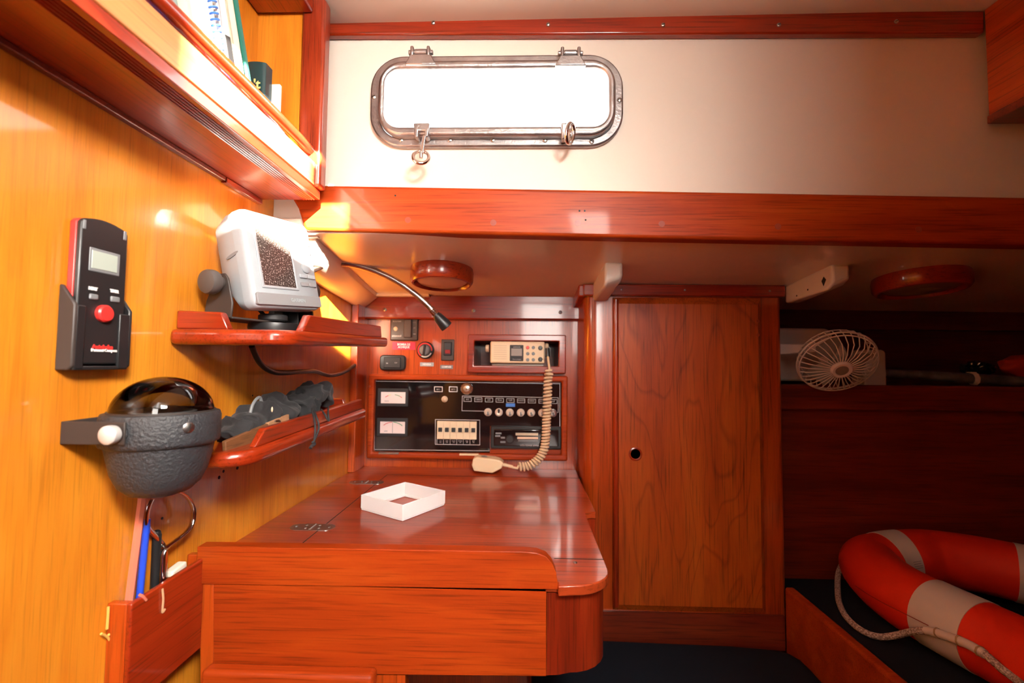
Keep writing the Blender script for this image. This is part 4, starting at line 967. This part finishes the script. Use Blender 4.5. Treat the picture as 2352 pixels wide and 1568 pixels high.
# cable hanging below the instrument shelf
cab = [(578, 800), (596, 832), (622, 852), (652, 856), (700, 853), (725, 853), (757, 862), (790, 855), (815, 838), (838, 822)]
pts = []
for i, (x, y) in enumerate(cab):
    X_ = -.405 - .03*min(i, 6)/6; pts.append(PX(x, y, X_))
pts[0] = Vector((pts[0].x, pts[0].y, zf1(.6)-.019))
mk('hanging_cable', G().tube(spline(pts, 8), .0042, 10), 'black', label='black cable drooping below the upper small shelf', cat='cable')

# gooseneck chart light
t = thing('chart_light', (XL, .86, .14), 'flexible metal gooseneck chart light with a small black head', 'lamp')
gp = [(690, 640, .84), (712, 622, .87), (745, 609, .90), (795, 605, .935), (850, 618, .96), (905, 642, .98), (950, 672, .995), (985, 703, 1.005), (1003, 726, 1.01)]
pg = spline([Vector((XL+.004, .84, .15)), Vector((XL+.03, .84, .165))]+[PY(*k) for k in gp[2:]], 22)
mk('gooseneck', G().tube(pg, [.0062+.0007*(i % 2) for i in range(len(pg))], 14), 'steel', t, ang=180)
mk('wall_base', G().lathe([(.022, 0), (.022, .004), (.010, .010), (.008, .014), (0, .014)], along((XL, .84, .15), (1, 0, 0)), 28), 'black', t)
h0 = PY(1001, 722, 1.01); h1 = PY(1028, 752, 1.02); dh = (h1-h0).normalized()
mk('collar', G().lathe([(.0072, -.014), (.0075, 0), (.0072, .004)], along(h0, dh), 18), 'chrome', t)
mk('lamp_head', G().lathe([(.0080, 0), (.0105, .005), (.0140, .030), (.0142, .037), (.011, .038), (.010, .030), (0, .030)], along(h0, dh), 24), 'black', t)

# ================================================================== black cloth bag on the lower shelf
def blob(g, c, r, sc, seed, rotz=0, amp=.28, fr=55):
    bm = bmesh.new(); bmesh.ops.create_icosphere(bm, subdivisions=4, radius=1)
    vs = []
    Rz = Matrix.Rotation(rotz, 3, 'X')
    for v in bm.verts:
        p = Vector((v.co.x*sc[0], v.co.y*sc[1], v.co.z*sc[2]))*r; p = Rz @ p
        q = (p+Vector(c))*fr+Vector((seed, 0, 0)); rd = 1-abs(noise.noise(q)); fold = (rd**4-.5)*amp*r+noise.noise(q*2.0)*amp*.3*r
        vs.append(Vector(c)+p+p.normalized()*fold)
    g.add(vs, [[v.index for v in f.verts] for f in bm.faces]); bm.free()
t = thing('cloth_bag', (-.39, .70, zf2(.70)), 'crumpled black cloth drawstring bag lying on the lower small shelf', 'bag')
g = G()
def bc(x, y, X_=-.392): return PX(x, y, X_)
def bag(px, py, r, sc, seed, rot, X_=-.392, amp=.55):
    p = bc(px, py, X_); p.z = max(p.z, zf2(p.y)+r*sc[2]*.95); blob(g, p, r, sc, seed, rot, amp, 36)
bag(545, 984, .026, (.9, 1.15, .62), 1, .3); bag(590, 960, .027, (1.0, 1.4, .75), 3, .25); bag(635, 948, .030, (1.0, 1.3, .80), 5, .25)
bag(625, 922, .018, (.9, 1.3, .62), 7, .3, -.40); bag(675, 916, .022, (.9, 1.3, .55), 9, .2, -.405); bag(688, 934, .030, (1.0, 1.2, .70), 11, .15)
bag(716, 905, .026, (1.0, 1.0, .80), 13, -.2, -.385); bag(745, 904, .026, (.6, .95, .70), 15, -.5, -.375)
ob = mk('body', g, 'cloth', t); rm = ob.modifiers.new('remesh', 'REMESH'); rm.mode = 'VOXEL'; rm.voxel_size = .0018; rm.use_smooth_shade = True
sm = ob.modifiers.new('smooth', 'SMOOTH'); sm.factor = .5; sm.iterations = 6
# folded hem and flap
hem = spline([bc(575, 948), bc(582, 926), bc(596, 912), bc(604, 930), bc(618, 938), bc(640, 928)], 8)
mk('hem', G().tube(hem, .0022, 8), 'gray3', t)
mk('label_tag', G().ball(bc(625, 940, -.362), .0028, 10, (.5, .6, 1.4)), 'cream', t)
for kk, lp in enumerate(([(716, 940, -.352), (722, 960, -.335), (724, 985, -.328), (722, 1010, -.328), (719, 1018, -.328), (727, 1000, -.327), (732, 985, -.327), (731, 970, -.328), (726, 955, -.335), (722, 945, -.352)],
                         [(738, 940, -.352), (746, 952, -.336), (755, 966, -.326), (754, 950, -.330), (754, 935, -.352)])):
    mk('drawstring', G().tube(spline([PX(*p) for p in lp], 8), .0016, 7), 'cord', t)
mk('knot', G().tube(spline([PX(719, 1014, -.328), PX(722, 1020, -.327), PX(716, 1024, -.328), PX(713, 1029, -.328)], 4), .0026, 7), 'cord', t)
# old wooden handled scraper in front of it
a = PX(515, 1012, -.372); b = PX(662, 958, -.362); a.z = zf2(a.y)+.0035; b.z = zf2(b.y)+.017
t = thing('wooden_scraper', (a.x, a.y, a.z-.004), 'old worn wooden handled scraper lying in front of the black bag', 'tool')
dr_ = (b-a); ln = dr_.length; T = along(a, dr_)
mk('handle', G().box((-.0028, -.0085, 0), (.0028, .0085, ln*.62), T), 'rusty', t, bevel=.0012)
mk('blade_end', G().box((-.0022, -.0095, ln*.62), (.0022, .0095, ln), T), plain('pale_worn_wood', (.50, .26, .13), .6, var=.3, vscale=60), t, bevel=.0008)
mk('wire_clip', G().tube(spline([T @ Vector((-.0045, -.005, ln*.40)), T @ Vector((-.008, -.005, ln*.5)), T @ Vector((-.009, -.004, ln*.78)), T @ Vector((-.004, .006, ln*.80)), T @ Vector((-.004, .009, ln*.72))], 6), .0012, 7), 'steel', t)

# ================================================================== pen box on the bulkhead
Y0, Y1, X1_ = .4905, .616, -.4196; zt0, zt1 = -.262, -.259
t = thing('pen_box', (XL, .55, -.375), 'mahogany pen box on the bulkhead at the left end of the chart table', 'holder')
g = G().prism([(Y0, -.375), (Y1-.012, -.375), (Y1, -.362), (Y1, zt1), (Y0, zt0)], 'x', X1_-.006, X1_)
mk('front_board', g, 'red_y', t, bevel=.0015)
mk('end_board', G().box((XL+.0005, Y0, -.375), (X1_-.006, Y0+.008, zt0)), 'mah_z', t, bevel=.0012)
mk('end_board', G().box((XL+.0005, Y1-.010, -.372), (X1_-.006, Y1-.001, zt1+.001)), 'mah_z', t, bevel=.0012)
mk('bottom', G().box((XL+.0005, Y0+.008, -.375), (X1_-.006, Y1-.01, -.369)), 'darkwood', t)
mk('divider_block', G().box((XL+.0006, Y0+.066, -.33), (X1_-.0061, Y0+.071, -.268)), 'mah_z', t)
for pts_, m_ in (([(249, 1393, X1_-.02), (248, 1412, X1_-.0197), (246, 1444, X1_-.0197)], 'twine'), ([(232, 1455, XL+.004), (246, 1462, XL+.004), (256, 1476, XL+.004)], 'twine'), ([(246, 1462, XL+.004), (252, 1455, XL+.004)], 'twine')):
    mk('string_scrap', G().tube(spline([PX(*p) if True else p for p in pts_], 6), .0013, 6), m_, t)
mk('string_scrap', G().tube(spline([PX(373, 1352, X1_+.001), PX(375, 1375, X1_+.0016), PX(373, 1405, X1_+.001), PX(379, 1398, X1_+.001)], 6), .0012, 6), plain('tan_twine', (.62, .34, .18), .7), t)
mk('string_scrap', G().tube(spline([PX(319, 1365, X1_-.002), PX(328, 1369, X1_+.0005), PX(336, 1378, X1_+.001)], 6), .0014, 6), 'pinkp', t)
def stick(name, p0, p1, X_, r, mat, label, cat, n=12, down=True):
    a = PX(p0[0], p0[1], X_); b = PX(p1[0], p1[1], X_); d = (b-a).normalized(); a2 = a-d*((a.z+.366)/d.z) if down else a
    t = thing(name, tuple(a2), label, cat, 'writing things in the pen box'); mk('barrel', G().tube([a2, b], r, n), mat, t); return t, a2, b, d
t_, a, b, d = stick('pencil', (297, 1374), (327, 1142), -.4365, .0042, 'pinkp', 'long salmon coloured pencil in the pen box, in front of the blue pen', 'pencil', 6)
mk('pencil_tip', G().tube([b, b+d*.008], [.0038, .0010], 6), 'cream', t_)
t_, a, b, d = stick('pen', (322, 1352), (337, 1200), -.4375, .0036, 'blue', 'blue pen in the pen box behind the salmon pencil', 'pen')
mk('cap', G().tube([b-d*.012, b+d*.004], [.0042, .0034], 12), 'blue', t_)
t_, a, b, d = stick('marker', (355, 1338), (360, 1225), -.4390, .0045, 'black', 'black marker pen in the pen box beside the dividers', 'pen')
mk('cap', G().ball(b, .0047, 12), 'black', t_); mk('clip', G().tube([b+Vector((.0052, 0, 0)), b-d*.025+Vector((.0052, 0, 0))], .0010, 6), 'black', t_)
t = thing('dividers', (-.431, .54, -.36), 'chrome navigation dividers with a looped top standing in the pen box', 'dividers')
DX = -.431
rp = [(368, 1345), (372, 1310), (375, 1272), (384, 1256), (408, 1238), (432, 1218), (443, 1195), (444, 1168), (434, 1146), (417, 1132), (395, 1126), (372, 1130), (352, 1143)]
lp = [(352, 1143), (342, 1165), (338, 1195), (344, 1216), (360, 1233), (374, 1250), (380, 1262), (380, 1300), (378, 1340)]
p_ = [PX(x, y, DX) for x, y in rp]; p_[0].z = -.345; mk('leg', G().tube(spline(p_, 6), .0034, 10, flat=.55), 'chrome', t)
p_ = [PX(x, y, DX-.005) for x, y in lp]; p_[-1].z = -.345; mk('leg', G().tube(spline(p_, 6), .0030, 10, flat=.55), 'chrome', t)
c = PX(407, 1307, -.432)
t = mk('eraser', G().box((-.006, -.012, -.004), (.006, .012, .004), Matrix.Translation((-.434, c.y, c.z)) @ Matrix.Rotation(.15, 4, 'X')), 'rubber', bevel=.002, label='worn white eraser at the right end of the pen box', cat='eraser')

# ================================================================== fan, shelf clutter at the right
FA = Vector((-.184, -.784, -.587)).normalized()
rcn = PY(1921, 830, 1.09); RF = .081
t = thing('cabin_fan', (rcn.x-.1, 1.16, zs), 'small white caged cabin fan on a bracket beside the tall locker', 'fan')
T = along(rcn, FA)
g = G(); n_ = 34
for k in range(n_):
    a = 2*pi*k/n_
    e = Vector((cos(a), sin(a), 0))
    prof = [(.017, .032), (.040, .031), (.064, .024), (.078, .010), (.081, 0), (.079, -.014), (.070, -.026)]
    tw = [0, .0, .05, .12, .15, .17, .18]
    g.tube([T @ Vector((r*cos(a+w_), r*sin(a+w_), h)) for (r, h), w_ in zip(prof, tw)], .00115, 5)
mk('cage_wires', g, 'fanp', t)
for rr, hh in ((.0812, 0), (.071, -.026), (.0790, .010)): mk('cage_ring', G().tube([T @ Vector((rr*cos(2*pi*i/48), rr*sin(2*pi*i/48), hh)) for i in range(48)], .0015 if rr < .08 else .0022, 6, closed=True), 'fanp', t)
mk('hub_cap', G().lathe([(.0215, .029), (.0225, .033), (.019, .0375), (.014, .0375), (.0125, .035), (0, .0345)], T, 32), 'fanp', t)
mk('badge', G().lathe([(.0135, .0345), (.0130, .0362), (0, .0364)], T, 28), 'lcd2', t)
g = G()
for k in range(3):
    a0 = 2*pi*k/3; vs = []; fs = []
    for i in range(7):
        r_ = .012+.056*i/6; wd = .35+.25*sin(pi*i/6)
        for s in (-1, 1):
            for th in (0, .0012): vs.append(T @ Vector((r_*cos(a0+s*wd), r_*sin(a0+s*wd), -.004+s*.007+th)))
    for i in range(6):
        b0 = i*4; fs += [(b0, b0+4, b0+6, b0+2), (b0+1, b0+3, b0+7, b0+5), (b0, b0+1, b0+5, b0+4), (b0+2, b0+6, b0+7, b0+3)]
    g.add(vs, fs)
g.lathe([(.014, -.010), (.014, .006), (0, .008)], T, 20)
mk('blades', g, plain('fan_blade', (.30, .27, .25), .35), t)
mk('motor', G().lathe([(.010, -.012), (.027, -.018), (.030, -.034), (.028, -.060), (.018, -.072), (0, -.074)], T, 32), 'fanp', t)
mb = T @ Vector((0, 0, -.055)); wl = Vector((X2+.001, 1.15, PY(1798, 803, 1.15).z))
mk('arm', G().hexa([wl+Vector((0, -.004, -.014)), mb+Vector((0, -.004, -.006)), mb+Vector((0, -.004, .010)), wl+Vector((0, -.004, .014))], [wl+Vector((0, .010, -.014)), mb+Vector((0, .010, -.006)), mb+Vector((0, .010, .010)), wl+Vector((0, .010, .014))]), 'fanp', t, bevel=.002)
a_, b__, c_, d_ = ext(1800, 757, 1915, 879, 1.235)
mk('wall_plate', G().prism(rrect((X2+b__)/2, (c_+d_)/2+.004, (b__-X2)/2-.001, (d_-c_)/2, .022), 'y', 1.235, 1.26), 'fanp', t, bevel=.006, seg=3)
a_, b__, c_, d_ = ext(1985, 803, 2036, 884, 1.235)
mk('white_box', G().prism(rrect((a_+b__)/2, (zb+.0225+d_)/2, (b__-a_)/2, (d_-zb-.0225)/2, .012), 'y', 1.235, 1.285), 'fanp', bevel=.004, seg=3, label='small white plastic box standing behind the fan cage', cat='box')
# loose guard lying on the shelf
c = PY(2020, 885, 1.215); c.z = zb+.0235
t = thing('fan_guard', tuple(c), 'loose wire fan guard lying on the shelf under the pipe', 'fan guard')
g = G()
for k in range(26):
    a = 2*pi*k/26; g.tube([c+Vector((.012*cos(a), .012*sin(a)*.8, .022)), c+Vector((.038*cos(a), .038*sin(a)*.8, .019)), c+Vector((.056*cos(a), .056*sin(a)*.8, .0012))], .001, 5)
mk('wires', g, 'fanp', t); mk('rim', G().tube([c+Vector((.056*cos(2*pi*i/40), .045*sin(2*pi*i/40), .0012)) for i in range(40)], .0013, 6, closed=True), 'fanp', t)
p0 = PY(2036, 856, 1.26); p1 = PY(2400, 880, 1.20)
t = thing('metal_pipe', tuple(p0), 'dull grey metal pipe resting along the shelf at the right', 'pipe')
mk('tube', G().tube([p0, p0.lerp(p1, .3), p1], [.0105, .0125, .0135], 20), 'pipe', t)
mk('end_cap', G().tube([p0-(p1-p0).normalized()*.012, p0+(p1-p0).normalized()*.02], .0085, 16), 'steel', t)
kp = p0.lerp(p1, .55); dpp = (p1-p0).normalized()
e1 = Vector((0, 0, 1)); e2 = dpp.cross(e1)
t = mk('tie_cord', G().tube([kp+dpp*(.0035*i/9)+(e1*cos(i*.7)+e2*sin(i*.7))*.0155 for i in range(28)], .0022, 7), 'rope', label='scrap of pale cord tied around the metal pipe', cat='cord')
g = G(); oc = PY(2335, 838, 1.30)
bm = bmesh.new(); bmesh.ops.create_icosphere(bm, subdivisions=4, radius=1); vs = []
for v in bm.verts:
    p = Vector((v.co.x*.060, v.co.y*.035, v.co.z*.030)); vs.append(oc+p*(1+.22*noise.noise(v.co*2.2+Vector((3, 0, 0))))+Vector((.02, 0, -.003)))
g.add(vs, [[v.index for v in f.verts] for f in bm.faces]); bm.free()
mk('orange_bundle', g, 'orange2', label='orange bundle behind the pipe at the right edge', cat='bag')
g = G(); oc = PY(2245, 847, 1.31)
bm = bmesh.new(); bmesh.ops.create_icosphere(bm, subdivisions=4, radius=1); vs = []
for v in bm.verts:
    p = Vector((v.co.x*.038, v.co.y*.028, v.co.z*.022)); vs.append(oc+p*(1+.3*noise.noise(v.co*3+Vector((9, 0, 0)))))
g.add(vs, [[v.index for v in f.verts] for f in bm.faces]); bm.free()
mk('dark_bundle', g, 'gloss', label='dark shiny wrapped bundle behind the pipe, left of the orange bundle', cat='bag')

# ================================================================== seat, bunk, horseshoe lifebuoy
def soft(poly, z0, z1, r=.02, n=5):
    """cushion: rounded top edge by insetting the outline"""
    cx_ = sum(p[0] for p in poly)/len(poly); cy_ = sum(p[1] for p in poly)/len(poly)
    def ins(k):
        out = []; m = len(poly)
        for i in range(m):
            a = Vector(poly[i-1]); b = Vector(poly[i]); c = Vector(poly[(i+1) % m]); d1 = (b-a).normalized(); d2 = (c-b).normalized()
            nn = (Vector((-d1.y, d1.x))+Vector((-d2.y, d2.x))).normalized(); out.append(b+nn*k)
        return out
    loops = [[(p.x, p.y, z0) for p in ins(r*.3)]]
    for i in range(n+1):
        a = pi/2*i/n; loops.append([(p.x, p.y, z1-r+r*sin(a)) for p in ins(r*(1-cos(a)))])
    return loft(G(), loops)
zc = -.600
sp = [(.02, .30), (.565, .30), (.588, .96), (.586, .99), (.572, 1.015), (.545, 1.030), (.45, 1.040), (.02, 1.045)]
mk('seat_cushion', soft(sp, zc-.07, zc, .03), 'navy', label='dark blue seat cushion below the tall locker', cat='cushion')
struct('trim_12', G().box((.02, .30, -1.049), (.595, 1.075, zc-.0705)), 'darkwood')
BXo = KX1-.004
t = thing('bunk_board', (BXo, .8, -.70), 'long mahogany leeboard along the edge of the side bunk', 'board')
zbt = PY(1794, 1338, YK+.008).z
mk('board', G().box((BXo-.008, .20, -.78), (BXo+.014, YK-.009, zbt)), 'board', t, bevel=.006, seg=3)
struct('trim_13', G().box((BXo+.0145, .20, -1.049), (1.93, 1.1715, zbt-.075)), 'darkwood')
zbk = zbt-.020
bp = [(BXo+.016, .22), (1.92, .22), (1.92, 1.170), (BXo+.03, 1.170), (BXo+.016, 1.15)]
mk('bunk_cushion', soft(bp, zbt-.0745, zbk, .02), 'navy', label='dark blue bunk cushion under the orange lifebuoy', cat='cushion')
# lifebuoy centre line, lying on the cushion, surveyed on the plane of its axis
RT = .0600; zc_ = zbk+RT+.001
ctr = [(2720, 1720, 0), (2500, 1600, 0), (2352, 1512, 0), (2270, 1470, 0), (2180, 1425, 0), (2090, 1378, 0), (2030, 1335, 0), (2000, 1298, .002), (2012, 1272, .008), (2060, 1268, .014), (2130, 1276, .016), (2230, 1292, .016), (2340, 1315, .014), (2470, 1348, .01), (2620, 1392, .004)]
cl = [PZ(x, y, zc_+dz) for x, y, dz in ctr]
for v in cl: v.y = min(v.y, 1.168-RT)
path = spline(cl, 10)
t = thing('lifebuoy', (.9, .95, zbk), 'orange horseshoe lifebuoy with pale reflective bands lying on the bunk', 'lifebuoy')
ends = [path[0]-(path[1]-path[0]).normalized()*RT*k for k in (.9, .75, .4)]+path+[path[-1]+(path[-1]-path[-2]).normalized()*RT*k for k in (.4, .75, .9)]
mk('body', G().tube(ends, [RT*.3, RT*.66, RT*.92]+[RT]*len(path)+[RT*.92, RT*.66, RT*.3], 40), 'orange', t, ang=80)
def nearest(px, py):
    p = PZ(px, py, zc_); return min(range(len(path)), key=lambda i: (path[i]-p).length)
def bandg(i0, i1, skew=0):
    seg = path[max(0, i0):i1+1]; return G().tube(seg, RT+.0012, 40)
def arclen_idx(i, d):
    s = 0; j = i
    while 0 < j < len(path)-1 and s < abs(d):
        k = j+(1 if d > 0 else -1); s += (path[k]-path[j]).length; j = k
    return j
def resample(pts, step):
    out = [pts[0]]; acc = 0
    for a, b in zip(pts[:-1], pts[1:]):
        L0 = (b-a).length; pos = step-acc
        while pos <= L0: out.append(a.lerp(b, pos/L0)); pos += step
        acc = (acc+L0) % step if L0 else acc
    return out
path = resample(path, .004)
for (x, y, w_) in ((2200, 1436, .078), (2012, 1270, .045), (2372, 1322, .06)):
    i = nearest(x, y); mk('reflective_band', bandg(arclen_idx(i, -w_/2), arclen_idx(i, w_/2)), 'band', t, ang=80)
# grab rope: passes along the outside of the tube
iB = nearest(2190, 1430)
def surf(px, py, lift=.004):
    """point on the near-upper side of the buoy under this line of sight"""
    d = ray(px, py).normalized(); best = None; s = .4
    while s < 1.8:
        p = d*s; dist = min((p-q).length for q in path)
        if dist < RT+.004: return p-d*lift
        s += .002
    return None
rp = []
for x, y in ((2340, 1566), (2300, 1535), (2262, 1502), (2225, 1480), (2190, 1466), (2150, 1452), (2128, 1448)):
    q = surf(x, y); rp.append(q if q is not None else PZ(x, y, zc_))
whip = spline(rp[2:7], 8)
r2 = [PZ(2100, 1449, zbk+.045), PZ(2060, 1458, zbk+.020), PZ(2020, 1462, zbk+.008), PZ(1980, 1448, zbk+.007), PZ(1945, 1418, zbk+.007), PZ(1928, 1385, zbk+.007), PZ(1924, 1355, zbk+.010), PZ(1925, 1320, zbk+.022), PZ(1934, 1295, zbk+.040), PZ(1950, 1268, zbk+.066), PZ(1964, 1252, zbk+.082)]
rope = spline([PZ(2420, 1640, zc_+.03)]+rp+r2, 8)
rope = [p for p in rope]
mk('grab_rope', G().tube(rope, .0058, 14), 'braid', t)
mk('rope_sleeve', G().tube(whip, .0072, 14), 'rope', t)
for k in (.12, .42, .72):
    p = whip[int(k*(len(whip)-1))]; d = (whip[int(k*(len(whip)-1))+1]-p).normalized()
    e1 = d.orthogonal().normalized(); e2 = d.cross(e1)
    mk('whipping', G().tube([p+d*(.0012*(j/8-1))+(e1*cos(2*pi*j/8)+e2*sin(2*pi*j/8))*.0078 for j in range(17)], .0009, 6), plain('whipping_twine', (.45, .30, .16), .7), t)
g = G()
for k in range(4):
    a = surf(2098+2*k, 1291+5*k, .0062); b = surf(2116-2*(k % 2)+2*k, 1288+5*k, .0062)
    if a is not None and b is not None: g.tube([a, b], .0005, 5)
if g.v: mk('printing', g, 'gray3', t, smooth=False)
# seam stitch line
seam = []
for x, y in ((1965, 1345), (1990, 1362), (2030, 1385), (2070, 1405), (2110, 1425), (2132, 1436)):
    q = surf(x, y, .0035)
    if q is not None: seam.append(q)
if len(seam) > 2: mk('seam', G().tube(spline(seam, 6), .0007, 6), plain('seam_thread', (.30, .012, .005), .6), t)
